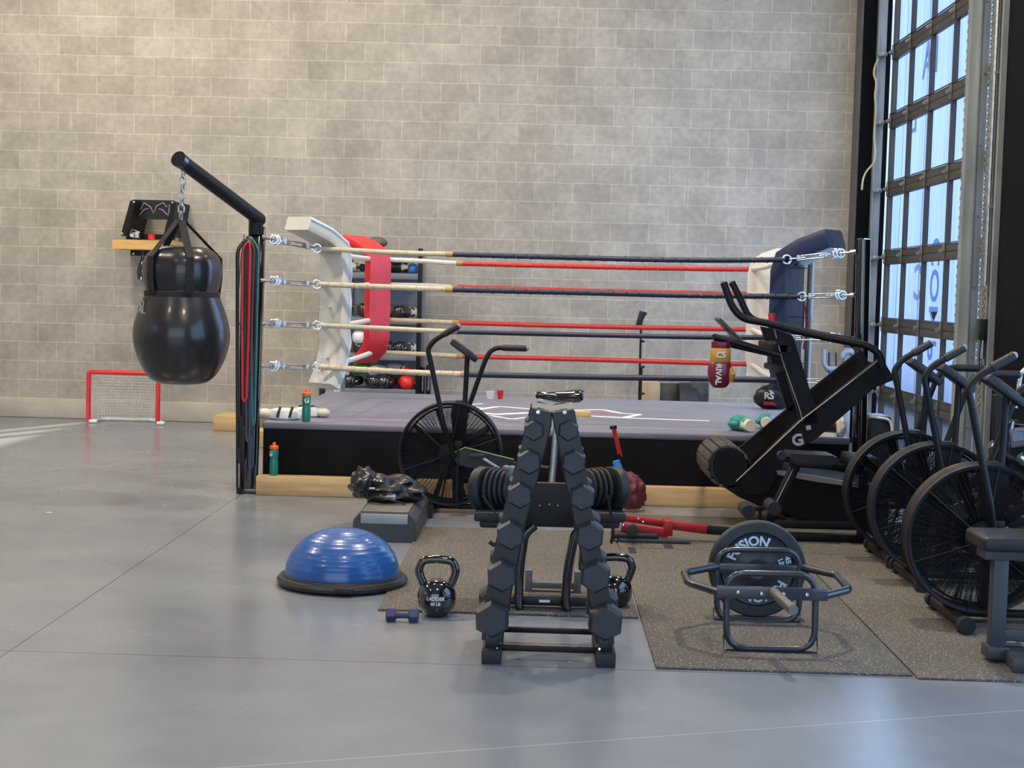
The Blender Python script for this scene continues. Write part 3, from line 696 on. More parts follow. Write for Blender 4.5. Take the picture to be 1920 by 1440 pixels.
b = B(); b.box(((SX0+SX1)/2, sy1+.01, (shz[0]+.4)/2), (SX1-SX0, .01, shz[0]-.3)); sh.part('back_panel', b, mat('blue_grey_panel', (.2, .235, .28), .5))
def glove(lab, p, rz, m, m2, tilt=0, s=1.0, group=None, roll=0):
    # mitt axis along +X (fist forward), cuff behind
    t = T('boxing_glove', lab, 'boxing glove', (0, 0, 0), group)
    loops = []
    for x, ry_, rz_, zc in ((-.09, .042, .046, .0), (-.085, .046, .050, 0), (-.03, .044, .046, 0), (-.01, .048, .05, 0), (.03, .062, .055, .004), (.08, .070, .062, .006), (.125, .066, .062, -.002), (.155, .05, .05, -.01), (.17, .025, .028, -.014), (.174, .004, .004, -.015)):
        sq = lambda v: math.copysign(abs(v)**.72, v)
        loops.append([V((x, ry_*sq(math.cos(2*PI*j/20)), zc+rz_*sq(math.sin(2*PI*j/20))))*s for j in range(20)])
    body = t.part('mitt', B().loft(loops), m)
    t.part('thumb', B().tube([V(q)*s for q in ((0, .045, .0), (.04, .07, .0), (.09, .072, -.005), (.115, .06, -.012))], [.018*s, .026*s, .026*s, .012*s], 10), m, body)
    t.part('cuff', B().lathe([(.030, -.125), (.044, -.125), (.048, -.11), (.050, -.035), (.047, -.03)], (0, 0, 0), 18, 'X') if s == 1 else B().lathe([(r*s, h*s) for r, h in ((.030, -.125), (.044, -.125), (.048, -.11), (.050, -.035), (.047, -.03))], (0, 0, 0), 18, 'X'), m2)
    t.o.location = p; t.o.rotation_euler = (roll, tilt, rz)
    return t.o
gg = 'boxing gloves on the shelf rack'
gblk = mat('black_glove_leather', (.012, .012, .013), .25, 0, .2, 9, coat=.5); gred = mat('red_glove_leather', (.6, .02, .02), .3, 0, .1, 9); ggrn = mat('green_glove_leather', (.1, .5, .03), .4); gwht = mat('white_glove_leather', (.7, .7, .68), .35); gteal = mat('teal_glove_leather', (.02, .25, .24), .4); gbrn = mat('brown_leather', (.12, .09, .07), .5); gblu = mat('blue_glove_leather', (.03, .12, .4), .4); gcrm = mat('cream_leather', (.68, .62, .5), .5)
Ys = 14.93
def gl_(lab, px, shelf, rz, m, m2, up=0, s=1, tilt=0): glove(lab, (P(px, 600, Ys).x, Ys-.0, shz[shelf]+.062*s+up), rz, m, m2, tilt, s, gg)
gl_('black glove on the top shelf beside a blue one', 745, 0, PI, gblk, gcrm, s=1.1)
gl_('white and blue glove at the right end of the top shelf', 774, 0, -PI/2, gblu, gwht, s=.8)
gl_('pale leather glove at the left end of the top shelf', 668, 0, 2.4, gcrm, gblk, s=.8)
gl_('black glove at the left end of the second shelf', 673, 1, -PI/2+.6, gblk, gblk, s=1.1)
gl_('black glove at the right end of the second shelf', 761, 1, -PI/2-.7, gblk, gcrm, s=1.0)
gl_('white glove on the third shelf beside the red cushion', 676, 2, -PI/2, gwht, gwht, .10, 1)
gl_('black glove on the third shelf under the white one', 672, 2, -PI/2+.2, gblk, gblk, 0, 1)
gl_('black glove on the third shelf right beside the red cushion', 734, 2, -PI/2-.3, gblk, gblk, 0, 1)
gl_('black glove at the right end of the third shelf', 762, 2, -PI/2-.6, gblk, gcrm, 0, 1.0)
for i, (px, m, lab) in enumerate(((666, gblk, 'black glove at the left end of the bottom visible shelf'), (699, gblk, 'second black glove from the left on the bottom visible shelf'), (730, gblk, 'black glove next to the red glove on the bottom visible shelf'), (760, gred, 'red glove at the right end of the bottom visible shelf'))):
    gl_(lab, px, 3, -PI/2+(-.35, .3, -.3, .35)[i], m, m, 0, 1.05)
gl_('bright green glove lying on the black gloves of the bottom shelf', 692, 3, 2.9, ggrn, ggrn, .125, .95)
gl_('white and black glove on top of the bottom shelf pile', 720, 3, 3.6, gwht, gblk, .125, .9)
gl_('white glove with red cuff on the bottom shelf pile', 752, 3, 2.6, gwht, gred, .125, 1)
hp = P(707, 457, 15.0)
single('rolled_jacket', 'dark brown rolled cloth on the very top of the shelf rack', 'cloth', B().ell((hp.x, 15.0, stop+.055), (.1, .1, .06), seg=20).torus((hp.x, 15.0, stop+.05), .08, .03, 'Z', 20, 8), gbrn, (hp.x, 15.0, stop))
hp = P(742, 592, 14.98)
single('rolled_mat', 'long brown roll lying on the second shelf between black gloves', 'roll', B().cyl((hp.x-.1, 15.02, shz[1]+.07), (hp.x+.13, 15.02, shz[1]+.07), .065, seg=20).cyl((hp.x-.105, 15.02, shz[1]+.07), (hp.x+.135, 15.02, shz[1]+.07), .02, seg=12), gbrn, (hp.x, 15.02, shz[1]))
q = P(805, 720, 14.9)
b = B(); b.box((q.x-.01, 15.0, .35), (.05, .25, .70), bev=.005); b.box((q.x-.075, 15.0, .34), (.05, .25, .68), bev=.005)
single('folded_board', 'tall black folded boards standing against the shelf rack', 'boards', b, gloss, (q.x, 15.0, 0))
q = P(639, 730, 14.8); b = B()
for i in range(7): b.cyl((q.x-.06+i*.02, 14.8, .2), (q.x-.06+i*.02, 14.8, .66), .002, seg=4)
for i in range(16): b.cyl((q.x-.07, 14.8, .2+i*.03), (q.x+.07, 14.8, .2+i*.03), .002, seg=4)
b.box((q.x, 14.83, .42), (.15, .01, .5)); b.box((q.x, 14.83, .1), (.15, .06, .2))
single('wire_basket', 'white wire basket standing left of the shelf rack', 'basket', b, whitep, (q.x, 14.8, 0))
# mic stand
mx_ = P(1199, 755, 14.6); t = T('microphone_stand', 'thin black stand with a phone clamp behind the ring', 'stand', (mx_.x, 14.6, 0))
tp = P(1202, 606, 14.6)
t.part('pole', B().cyl((mx_.x, 14.6, .03), tp, .011, seg=10).cyl((mx_.x, 14.6, .03), (mx_.x+.005, 14.6, .75), .017, seg=10), black)
t.part('base', B().lathe([(.15, 0), (.15, .02), (.03, .05), (.02, .08)], (mx_.x, 14.6, 0), 24), black)
b = B(); b.beam(P(1197, 612, 14.6), P(1205, 584, 14.6), .06, .025, .004, up=(0, 1, 0)).beam(P(1202, 598, 14.6), P(1212, 588, 14.6), .02, .02).beam(P(1206, 596, 14.58), P(1212, 586, 14.58), .015, .02)
t.part('phone_clamp', b, blackm)
b = B()
for y in (640, 688, 738): q = P(1203, y, 14.6); b.cyl(q, q+V((.03, 0, 0)), .012, seg=8)
t.part('knob', b, black)
# things behind the ring on the right
def floorbox(name, lab, cat, x0, x1, ytop, Y, dep, m, bev=.005):
    a, c = P(x0, ytop, Y), P(x1, ytop, Y); b = B(); b.box(((a.x+c.x)/2, Y+dep/2, a.z/2), (c.x-a.x, dep, a.z), bev=bev)
    return single(name, lab, cat, b, m, ((a.x+c.x)/2, Y+dep/2, 0))
card = mat('cardboard', (.42, .31, .19), .8)
o = floorbox('cardboard_box', 'brown cardboard box against the back wall right of the thin stand', 'box', 1203, 1236, 716, 14.8, .4, card)
darkp = mat('dark_dappled_print', (.05, .05, .045), .3, 0, .9, 9)
floorbox('dark_board', 'dark dappled board leaning by the wall right of the cardboard box', 'board', 1239, 1279, 718, 14.9, .05, darkp)
floorbox('dark_board', 'dark dappled board leaning by the wall left of the hanging maroon glove', 'board', 1296, 1330, 716, 14.7, .05, darkp)
ty = P(1287, 760, 14.85); t = T('tyre', 'black tyre standing between two dark boards behind the ring', 'tyre', (ty.x, 14.85, 0))
R0 = P(1287, 717, 14.85).z/2
t.part('tread', B().lathe([(R0*.62, -.09), (R0*.97, -.09), (R0, -.05), (R0, .05), (R0*.97, .09), (R0*.62, .09)], (ty.x, 14.85, R0), 36, 'X'), rubber)
t.part('rim', B().lathe([(.05, -.04), (R0*.62, -.05), (R0*.62, .05), (.05, .04)], (ty.x, 14.85, R0), 24, 'X'), blackm)
# small cups on the ring edge
t = single('paper_cup', 'small white cup on the far edge of the ring canvas', 'cup', B().lathe([(.03, 0), (.04, .07), (.036, .07), (.026, .005)], G(919, 748, zt), 16), whitep, G(919, 748, zt))
single('paper_cup', 'small red cup on the far edge of the ring canvas', 'cup', B().lathe([(.022, 0), (.03, .075), (.026, .075), (.019, .005)], G(938, 748, zt), 16), redv, G(938, 748, zt))
# ================================================================ dumbbell rack
# hexagonal dumbbell: axis along y, front face towards the camera
def hex_db(lab, c, R_, L_, tilt=0, group='hex dumbbells on the A frame rack', name='hex_dumbbell'):
    t = T(name, lab, 'dumbbell', c, group); c = V(c); hl = L_*.30
    for s_ in (-1, 1):
        loops = []
        for (d, r) in ((L_/2-hl, R_*.80), (L_/2-hl+.012, R_), (L_/2-.016, R_), (L_/2, R_*.84)):
            loops.append([c+V((r*math.cos(tilt+PI/6+PI*j/3), s_*d, r*math.sin(tilt+PI/6+PI*j/3))) for j in range(6)])
        h = t.part('head', B().loft(loops), hexm)
    t.part('handle', B().cyl(c-V((0, L_/2-hl+.01, 0)), c+V((0, L_/2-hl+.01, 0)), .016, seg=14), zinc)
    return t
YR = 5.95         # middle of the rack in depth
YF, YB = 5.80, 6.12
rk = T('dumbbell_rack', 'black A frame dumbbell rack standing on the bare floor in the foreground', 'dumbbell rack', (P(1030, 1240, YR).x, YR, 0))
LC = [(1001, 808, 20), (992, 867, 24), (975, 930, 25), (957, 1005, 28), (941, 1082, 30), (922, 1164, 34)]
RC = [(1066, 808, 20), (1076, 868, 24), (1092, 934, 25), (1106, 1007, 28), (1117, 1084, 30), (1136, 1170, 34)]
def plate(side, Y):
    if side < 0: poly = [(995, 768), (1010, 764), (1036, 772), (1034, 800), (1008, 900), (985, 985), (962, 1100), (942, 1205), (903, 1200), (905, 1150), (925, 1040), (948, 945), (972, 860), (985, 806)]
    else: poly = [(1033, 772), (1060, 766), (1078, 770), (1083, 800), (1096, 860), (1106, 940), (1128, 1040), (1150, 1150), (1152, 1208), (1118, 1208), (1098, 1090), (1078, 985), (1060, 905), (1040, 805)]
    pts = [P(x, y, YF) for x, y in poly]
    return [V((p.x, Y, p.z)) for p in pts]
for side, nm in ((-1, 'left'), (1, 'right')):
    for Y in (YF, YB):
        pl = plate(side, Y); rk.part('side_plate', B().prism(pl, (0, .006, 0), .0015), blackm)
        # folded flange along the inner edge
        idx = range(2, 8) if side < 0 else [0, 13, 12, 11, 10, 9]
        b = B(); inner = [pl[i] for i in idx]
        loops = [[p+V((0, 0, 0)), p+V((0, .03, 0)), p+V((.004*side, .03, 0)), p+V((.004*side, 0, 0))] for p in inner]
        rk.part('flange', b.loft(loops), blackm)
    cs = LC if side < 0 else RC
    for k, (x, y, r) in enumerate(cs):
        p = P(x, y, YF); 
        b = B(); b.box((p.x, (YF+YB)/2, p.z-r/477*.72), (.03, YB-YF, .008)); rk.part('saddle', b, blackm)
fl, fr_ = P(922, 1228, YF-.02), P(1135, 1230, YF-.02)
for f in (fl, fr_):
    b = B(); b.box((f.x, (YF+YB)/2, .028), (.078, .46, .055), bev=.004); rk.part('foot', b, rubber)
    b = B(); b.box((f.x, YF+.0, .085), (.055, .05, .07), bev=.004).box((f.x, YB, .085), (.055, .05, .07), bev=.004); rk.part('leg_bracket', b, blackm)
for Y in (YF, YB): rk.part('cross_bar', B().box(((fl.x+fr_.x)/2, Y, P(1030, 1217, YF).z), (fr_.x-fl.x-.03, .02, .022), bev=.003), black)
for x in (1009, 1059): rk.part('bolt', B().lathe([(.001, -.008), (.008, -.007), (.011, 0)], P(x, 773, YF-.001), 14, 'Y'), chrome)
for x in (932, 1124): rk.part('bolt', B().cyl(P(x, 1217, YF-.03), P(x, 1217, YF-.01), .005, seg=8), chrome)
a, c = P(997, 766, YF), P(1076, 768, YF); m_ = P(1037, 774, YF)
b = B().beam(V((a.x, (YF+YB)/2, a.z+.002)), V((m_.x, (YF+YB)/2, m_.z+.004)), YB-YF, .005, up=(0, 0, 1)) if 0 else B()
b.prism([V((a.x, YF-.01, a.z)), V((m_.x, YF-.01, m_.z)), V((c.x, YF-.01, c.z)), V((c.x, YF-.01, c.z+.005)), V((m_.x, YF-.01, m_.z+.005)), V((a.x, YF-.01, a.z+.005))], (0, YB-YF+.03, 0))
rk.part('top_tray', b, mat('grey_tray', (.16, .16, .15), .4))
sizes = ('smallest', 'second smallest', 'third from the top', 'fourth from the top', 'second largest', 'largest')
for cs, sd in ((LC, 'left'), (RC, 'right')):
    for (x, y, r), sz in zip(cs, sizes):
        p = P(x, y, YF-.05); Rr = r/477*1.03; L_ = .40+.06*(r-23)/13; Yc = (YF+YB)/2
        hex_db(f'{sz} black hex dumbbell on the {sd} leg of the A frame rack', (P(x, y, Yc-L_/2).x, Yc, P(x, y, Yc-L_/2).z), Rr, L_, .06 if sd == 'left' else -.06)
# ================================================================ adjustable dumbbells on their stand
YS = 6.72
grh = mat('grey_plastic', (.12, .125, .13), .4)
sx_ = P(1026, 1170, YS).x
st_ = T('dumbbell_stand', 'black tubular stand with curved legs behind the A frame rack', 'dumbbell stand', (sx_, YS+.15, 0))
for pts in ([(1003, 985), (984, 1000), (975, 1060), (972, 1120), (975, 1150), (968, 1168), (945, 1172)], [(1100, 985), (1078, 1000), (1066, 1060), (1060, 1120), (1063, 1150), (1075, 1168), (1098, 1172)]):
    b = B(); pp = [P(x, y, YS) for x, y in pts]; b.tube(pp, .028, 14, fil=.04, n=4, flat=.8); st_.part('curved_leg', b, gloss)
b = B(); a, c = P(940, 1166, YS+.05), P(1125, 1168, YS+.05); b.box(((a.x+c.x)/2, YS+.05, .045), (c.x-a.x, .05, .045), bev=.006); base = st_.part('base_bar', b, blackm)
b = B(); q = P(1020, 1164, YS+.02); b.box((q.x, YS+.0235, .045), (.05, .004, .012)); st_.part('sticker', b, whitep, base)
b = B(); a, c = P(985, 1146, 7.1), P(1085, 1150, 7.1); b.box(((a.x+c.x)/2, 7.15, .04), (c.x-a.x, .04, .03), bev=.004); st_.part('rear_bar', b, grh)
for x in (990, 1082):
    q = P(x, 1135, 7.1); st_.part('end_block', B().box((q.x, 7.15, .06), (.035, .06, .11), bev=.005), grh)
a, c = P(992, 905, YS+.1), P(1070, 990, YS+.1)
b = B().box(((a.x+c.x)/2, YS+.12, (a.z+c.z)/2), (c.x-a.x+.05, .03, a.z-c.z), bev=.006); bp_ = st_.part('back_panel', b, mat('matt_black_panel', (.008, .008, .01), .7))
for x, y in ((1012, 948), (1030, 946), (1046, 948)): st_.part('screw', B().ell(P(x, y, YS+.105), (.004, .003, .004), seg=8), chrome, bp_)
ADZ = P(1030, 945, YS).z
for x0, x1 in ((890, 985), (1090, 1172)):
    a, c = P(x0, 950, YS), P(x1, 985, YS); b = B()
    b.box(((a.x+c.x)/2, YS+.12, (a.z+c.z)/2), (c.x-a.x, .34, .045), bev=.012); b.box(((a.x+c.x)/2, YS+.12, (a.z+c.z)/2-.035), (c.x-a.x-.05, .28, .04), bev=.012)
    st_.part('cradle_tray', b, rubber)
for x0, x1 in ((905, 950), (1140, 1150)):
    q0, q1 = P(x0, 930, YS-.08), P(x1, 1000, YS-.08); st_.part('strap', B().tube([q0, P((x0+x1)/2, 960, YS-.07), q1, P(x1-4, 1018, YS-.06)], .010, 6, flat=.4), cordm)
st_.part('hook', B().tube([P(935, 1018, YS), P(925, 1022, YS), P(918, 1016, YS)], .010, 8), blackm)
def adj(lab, cx, xs, wid):
    Yc = YS+.1; c = P(cx, 915, Yc); t = T('adjustable_dumbbell', lab, 'adjustable dumbbell', (c.x, Yc, c.z-.10))
    for k, (x, r, w) in enumerate(xs):
        q = P(x, 915, Yc); R_ = r/FPX*Yc
        loops = []
        for xx, rr in ((-w/2, R_*.86), (-w/2+.004, R_*.97), (-w/2+.01, R_), (w/2-.01, R_), (w/2-.004, R_*.97), (w/2, R_*.86)):
            lp = []
            for j in range(24):
                a = 2*PI*j/24; ch = 1 if abs(math.sin(a)) < .92 else .95
                lp.append(V((q.x+xx+.0, Yc+rr*math.cos(a)*1.0*ch, q.z+rr*math.sin(a)*ch)))
            loops.append(lp)
        bb = B().loft(loops)
        M = Matrix.Translation(q) @ Matrix.Rotation(wid, 4, 'Z') @ Matrix.Translation(-q); bmesh.ops.transform(bb.bm, matrix=M, verts=bb.bm.verts)
        t.part('weight_plate', bb, rubber)
    q0, q1 = P(xs[0][0], 912, Yc), P(xs[-1][0], 912, Yc)
    t.part('handle', B().cyl(q0, q1, .017, seg=12), chrome)
adj('left adjustable dumbbell, stack of round black plates in the cradle left of the rack', 930, [(905, 43, .05), (926, 42, .018), (935, 41, .018), (944, 40, .018), (953, 39, .018), (962, 38, .018)], -.5)
adj('right adjustable dumbbell, stack of round black plates in the cradle right of the rack', 1132, [(1100, 38, .018), (1109, 40, .018), (1118, 41, .018), (1127, 42, .018), (1152, 43, .05)], .5)
single('crumpled_bag', 'crumpled grey plastic bag stuck on the left adjustable dumbbell', 'plastic bag', B().ell(P(960, 885, YS-.01), (.035, .02, .03), seg=10).ell(P(950, 878, YS-.02), (.02, .02, .015), seg=8), grh, P(960, 885, YS-.01))
# ================================================================ kettlebells
def kettlebell(lab, x, ybase, R_, text, hw=.075):
    g = G(x, ybase); c = V((g.x, g.y+.01, 0)); Z = R_*.93
    t = T('kettlebell', lab, 'kettlebell', c)
    prof = [(.001, 0), (R_*.52, 0), (R_*.62, .006), (R_*.9, Z*.5), (R_, Z), (R_*.93, Z*1.45), (R_*.72, Z*1.78), (R_*.4, Z*1.98), (.001, Z*2.04)]
    body = t.part('bell', B().lathe([(r, z) for r, z in smooth(prof[1:], 4)]+[prof[-1]], c, 36), gloss)
    zt2 = Z*1.55
    pts = [c+V((-R_*.62, 0, zt2)), c+V((-R_*.88, 0, zt2+R_*.62)), c+V((-R_*.92, 0, zt2+R_*1.0)), c+V((-R_*.6, 0, zt2+R_*1.42)), c+V((R_*.6, 0, zt2+R_*1.42)), c+V((R_*.92, 0, zt2+R_*1.0)), c+V((R_*.88, 0, zt2+R_*.62)), c+V((R_*.62, 0, zt2))]
    t.part('handle', B().tube(curve_pts(pts, 35), .019, 14), gloss)
    def fn(s, z0):
        def f(v):
            a = -PI/2+v.x/R_; zz = z0+v.y; rr = R_*1.0+v.z-.001
            k = math.sqrt(max(.1, 1-((zz-Z)/(R_*1.15))**2)); return V((c.x+rr*k*math.cos(a), c.y+rr*k*math.sin(a), zz))
        return f
    b = B().text(text[0], .022, fn(0, Z*1.12), .002, .0006); b.text(text[1], .020, fn(0, Z*.84), .002, .0006)
    t.part('lettering', b, mat('white_lettering', (.6, .66, .72), .5), body)
kettlebell('black glossy kettlebell on the floor beside the small purple dumbbell', 818, 1155, .088, ('LADDER', '60 LB'))
kettlebell('black kettlebell half hidden behind the right leg of the rack', 1152, 1140, .082, ('', ''))
# small purple dumbbell
pur = mat('purple_neoprene', (.045, .045, .13), .5, 0, .1, 20)
a, c = G(740, 1168), G(773, 1168); y_ = a.y+.03; m_ = (a+c)/2; t = T('small_dumbbell', 'small purple hex dumbbell lying on the floor left of the kettlebell', 'dumbbell', (m_.x, y_, 0))
for x in (733, 776):
    q = G(x, 1165); loops = []; s_ = -1 if x < 750 else 1
    for d, r in ((-.022, .026), (-.014, .034), (.014, .034), (.022, .026)): loops.append([V((q.x+d, y_+r*math.cos(PI*j/3), .030+r*math.sin(PI*j/3))) for j in range(6)])
    t.part('head', B().loft(loops), pur)
t.part('handle', B().tube([V((G(733, 1165).x, y_, .03)), V((m_.x, y_, .03)), V((G(776, 1165).x, y_, .03))], [.018, .015, .018], 12), pur)
# balance dome
g_ = G(626, 1118); c = V((g_.x, g_.y+.30, 0)); t = T('balance_trainer', 'blue half dome balance trainer on the floor left of the rack', 'balance trainer', c)
bl_, nt, bs = new_mat('blue_inflated_vinyl'); L = nt.links; tc = node(nt, 'ShaderNodeTexCoord')
L.new(ramp(noise(3, 3), (.3, (.010, .072, .27)), (.7, (.016, .10, .36))), bs.inputs['Base Color']); bs.inputs['Roughness'].default_value = .3; bs.inputs['Coat Weight'].default_value = .3
pr = [(.001, .278)]
RD = .282
n = 46
for i in range(1, n+1):
    a = PI/2*(1-i/n); r = RD*math.cos(a)**.92; z = .055+.222*math.sin(a); k = (i % 4 == 0 and i > 6)
    pr.append((r*(1.004 if k else 1), z+(.0015 if k else 0)))
t.part('dome', B().lathe(pr, c, 64), bl_)
t.part('base_ring', B().lathe([(.25, .0), (.285, .0), (.318, .014), (.322, .03), (.312, .045), (.296, .047), (.290, .058), (.27, .062), (.262, .05)], c, 64), mat('grey_base_plastic', (.016, .017, .018), .4))
b = B(); q = c+V((.05, -.315, .03)); b.box(q, (.09, .03, .03), bev=.008); t.part('foot_grip', b, rubber)
# aerobic step
a, c2, bk = G(660, 1015), G(778, 1021), G(798, 976)
sw = (c2-a).length; t = T('aerobic_step', 'grey and black aerobic step platform under the crumpled black bag', 'step platform', ((a.x+c2.x)/2, (a.y+bk.y)/2, 0))
stepm = mat('charcoal_plastic', (.045, .05, .055), .5, 0, .1, 10); ax, cx_ = a.x, c2.x; y0, y1 = a.y, bk.y+.12; hz = P(700, 963, a.y).z
pf2 = [(ax, .0), (ax+.004, hz*.75), (ax+.04, hz), (cx_-.04, hz), (cx_-.004, hz*.75), (cx_, 0), (cx_-.03, 0), (cx_-.05, hz*.7), (ax+.05, hz*.7), (ax+.03, 0)]
b = B(); b.prism([(x, y0+.25, z) for x, z in pf2], (0, y1-y0-.5, 0)); t.part('deck', b, stepm)
for yy in (y0, y1-.26):
    pf3 = [(ax, .0), (ax+.004, hz*.75), (ax+.04, hz*1.005), (cx_-.04, hz*1.005), (cx_-.004, hz*.75), (cx_, 0)]
    t.part('end_block', B().prism([(x, yy, z) for x, z in pf3], (0, .26, 0), .006), stepm)
b = B(); b.box(((ax+cx_)/2, y0+.02-.012, hz-.03), (sw-.10, .03, .055), bev=.002); t.part('grey_panel', b, mat('pale_grey_plastic', (.27, .29, .31), .5))
b = B(); b.box(((ax+cx_)/2, (y0+y1)/2, hz+.004), (sw-.10, y1-y0-.06, .008)); t.part('grip_surface', b, mat('ribbed_grey', (.11, .10, .09), .6, bump=.3, bs=90))
# crumpled black bag
def crumple(b, c, r, seed, seg=28, amp=.35, fr=1.6):
    from mathutils import noise as nz
    tb = bmesh.new(); bmesh.ops.create_icosphere(tb, subdivisions=4, radius=1)
    for v in tb.verts:
        d = v.co.normalized(); k = 1+amp*(abs(nz.noise(d*fr+V((seed, 0, 0))))*1.3-.3)+amp*.22*abs(nz.noise(d*fr*2.5+V((0, seed, 0))))
        v.co = V((d.x*r[0], d.y*r[1], d.z*r[2]))*k
        v.co.z = max(v.co.z, -r[2]*.8)
    b._merge(tb, Matrix.Translation(V(c))); return b
c = P(725, 940, 8.95); b = B(); crumple(b, (c.x+.02, 8.95, hz+.075), (.21, .15, .085), 3, amp=.5); crumple(b, (c.x-.13, 8.9, hz+.115), (.075, .09, .10), 8, amp=.4)
bgm = mat('crumpled_black_nylon', (.015, .015, .017), .3, 0, .3, 8, .5, 12)
t = T('duffel_bag', 'crumpled black bag heaped on the aerobic step', 'bag', (c.x, 8.95, hz)); bd = t.part('body', b, bgm)
b = B().box(P(734, 927, 8.84), (.06, .10, .03), Matrix.Rotation(.4, 4, 'X'), bev=.01); t.part('grey_patch', b, mat('grey_nylon', (.33, .34, .36), .5), bd)
b = B().tube([P(690, 940, 8.8), P(705, 930, 8.76), P(735, 938, 8.75), P(760, 945, 8.78)], .012, 6, flat=.4, fil=.05); t.part('strap', b, cordm, bd)
# ================================================================ trap bar
c0, c1 = G(1357, 1226), G(1532, 1229); d0, d1 = G(1338, 1168), G(1503, 1171)
tbm = mat('blue_black_enamel', (.02, .025, .036), .28, 0, .15, 10, coat=.4)
yf_, yb_ = c0.y+.02, d0.y+.02
tb_ = T('trap_bar', 'open hexagonal trap bar standing on its two looped feet on the mat', 'trap bar', ((c0.x+c1.x)/2, (yf_+yb_)/2, 0))
def loopz(pxs, Y): return [P(x, y, Y) for x, y in pxs]
tb_.part('stand_loop', B().tube(loopz([(1363, 1072), (1363, 1216), (1525, 1218), (1531, 1076), (1500, 1070), (1400, 1068)][0:0] or [(1362, 1074), (1362, 1215), (1527, 1218), (1530, 1078)], yf_), .014, 12, True, fil=.085, n=7), tbm)
tb_.part('stand_loop', B().tube(loopz([(1344, 1030), (1344, 1163), (1498, 1166), (1500, 1032)], yb_), .0135, 12, True, fil=.085, n=7), tbm)
a, c = P(1344, 1111, yf_-.02), P(1552, 1114, yf_-.02); bm_ = tb_.part('front_beam', B().box(((a.x+c.x)/2, yf_-.02, (a.z+c.z)/2), (c.x-a.x, .012, .052), Matrix.Rotation(-.00, 4, 'Y'), bev=.002), tbm)
for x, y in ((1384, 1110), (1428, 1113), (1469, 1114), (1513, 1115)): tb_.part('bolt', B().lathe([(.001, -.009), (.007, -.008), (.010, 0)], P(x, y, yf_-.026), 12, 'Y'), chrome, bm_)
a, c = P(1327, 1066, yb_), P(1517, 1068, yb_); tb_.part('rear_beam', B().box(((a.x+c.x)/2, yb_, (a.z+c.z)/2), (c.x-a.x, .012, .045), bev=.002), tbm)
ym = (yf_+yb_)/2; zb2 = a.z
tb_.part('side_frame', B().tube([P(1352, 1112, yf_), P(1290, 1092, yf_+.14), P(1282, 1074, yb_-.14), P(1345, 1062, yb_)], .017, 12, fil=.03), tbm)
tb_.part('side_frame', B().tube([P(1545, 1118, yf_), P(1592, 1106, yf_+.14), P(1568, 1078, yb_-.14), P(1505, 1064, yb_)], .017, 12, fil=.03), tbm)
s0 = P(1450, 1112, yf_-.02)
tb_.part('sleeve', B().cyl(s0+V((-.002, 0, .004)), s0+V((.03, -.30, -.004)), .021, seg=20).cyl(s0+V((.03, -.30, -.004)), s0+V((.0305, -.303, -.004)), .019, seg=20), mat('worn_steel', (.2, .19, .18), .4, .7))
for Y, x0, x1, y0, y1 in ((yf_-.0, 1357, 1532, 1190, 1225), (yb_, 1338, 1500, 1140, 1168)):
    a, c = P(x0, y1, Y), P(x1, y1+3, Y)
    tb_.part('wire_foot', B().tube([P(x0, y0, Y), V((a.x, Y, .013)), V((c.x, Y, .013)), P(x1, y0+3, Y)], .0035, 6), zinc if 0 else blackm)
# plate
yp = yb_+.10; pc = P(1419, 1066, yp); RP = 91/FPX*yp
wp = T('weight_plate', 'large black bumper plate loaded on the rear sleeve of the trap bar', 'weight plate', pc)
pm = mat('bumper_rubber', (.022, .027, .034), .4, 0, .12, 8)
pr = [(.03, -.02), (RP*.30, -.022), (RP*.34, -.016), (RP*.70, -.016), (RP*.74, -.020), (RP*.76, -.014), (RP*.78, -.024), (RP*.97, -.024), (RP, -.018), (RP, .024), (RP*.9, .03), (.03, .03)]
pbody = wp.part('disc', B().lathe([(r, h) for r, h in pr], pc, 72, 'Y'), pm)
wp.part('hub', B().lathe([(.026, -.026), (.045, -.026), (.047, -.018), (.047, .03), (.026, .03)], pc, 28, 'Y'), mat('steel_hub', (.1, .1, .1), .3, .8))
def arc(a0, R_):
    def f(v):
        a = a0-v.x/R_; r = R_+v.y; return pc+V((r*math.cos(a), -.0165-v.z, r*math.sin(a)))
    return f
ltr = mat('pale_blue_lettering', (.45, .60, .75), .5)
for bt in (B().text('FUSION', .060, arc(PI/2+.42, RP*.58), .0025, .002), B().text('FUSION', .060, arc(-PI/2+.32, RP*.58), .0025, .002), B().text('45\nLB', .032, arc(.32, RP*.58), .0025, .001)): wp.part('lettering', bt, ltr, pbody)
tb_.part('rear_sleeve', B().cyl(V((pc.x, yb_, pc.z)), V((pc.x, yb_+.34, pc.z)), .0235, seg=18), MC['worn_steel'])
# ================================================================ red frame on the floor behind the rack
redst = mat('red_painted_steel', (.32, .008, .010), .38, 0, .12, 6)
Yq = 8.75
t = T('red_steel_frame', 'low red steel frame with a black roller lying on the mat behind the rack', 'exercise frame', (P(1230, 1000, Yq).x, Yq, .01))
b = B().beam(P(1165, 970, Yq+.12), P(1255, 983, Yq+.1), .05, .04, .004); b.beam(P(1165, 988, Yq-.05), P(1252, 1000, Yq-.05), .03, .05, .004); b.box(P(1252, 988, Yq), (.05, .14, .09), bev=.005); t.part('red_frame', b, redst)
t.part('red_arm', B().beam(P(1258, 984, Yq), P(1325, 993, Yq), .06, .05, .006), redst)
t.part('black_bar', B().beam(P(1325, 993, Yq), P(1402, 999, Yq), .045, .05, .004), black)
t.part('tread_pad', B().box(P(1190, 1003, Yq-.05), (.28, .12, .035), bev=.012), padblk)
t.part('roller', B().cyl(P(1186, 990, Yq-.05), P(1186, 994, Yq-.22), .028, seg=20), rubber)
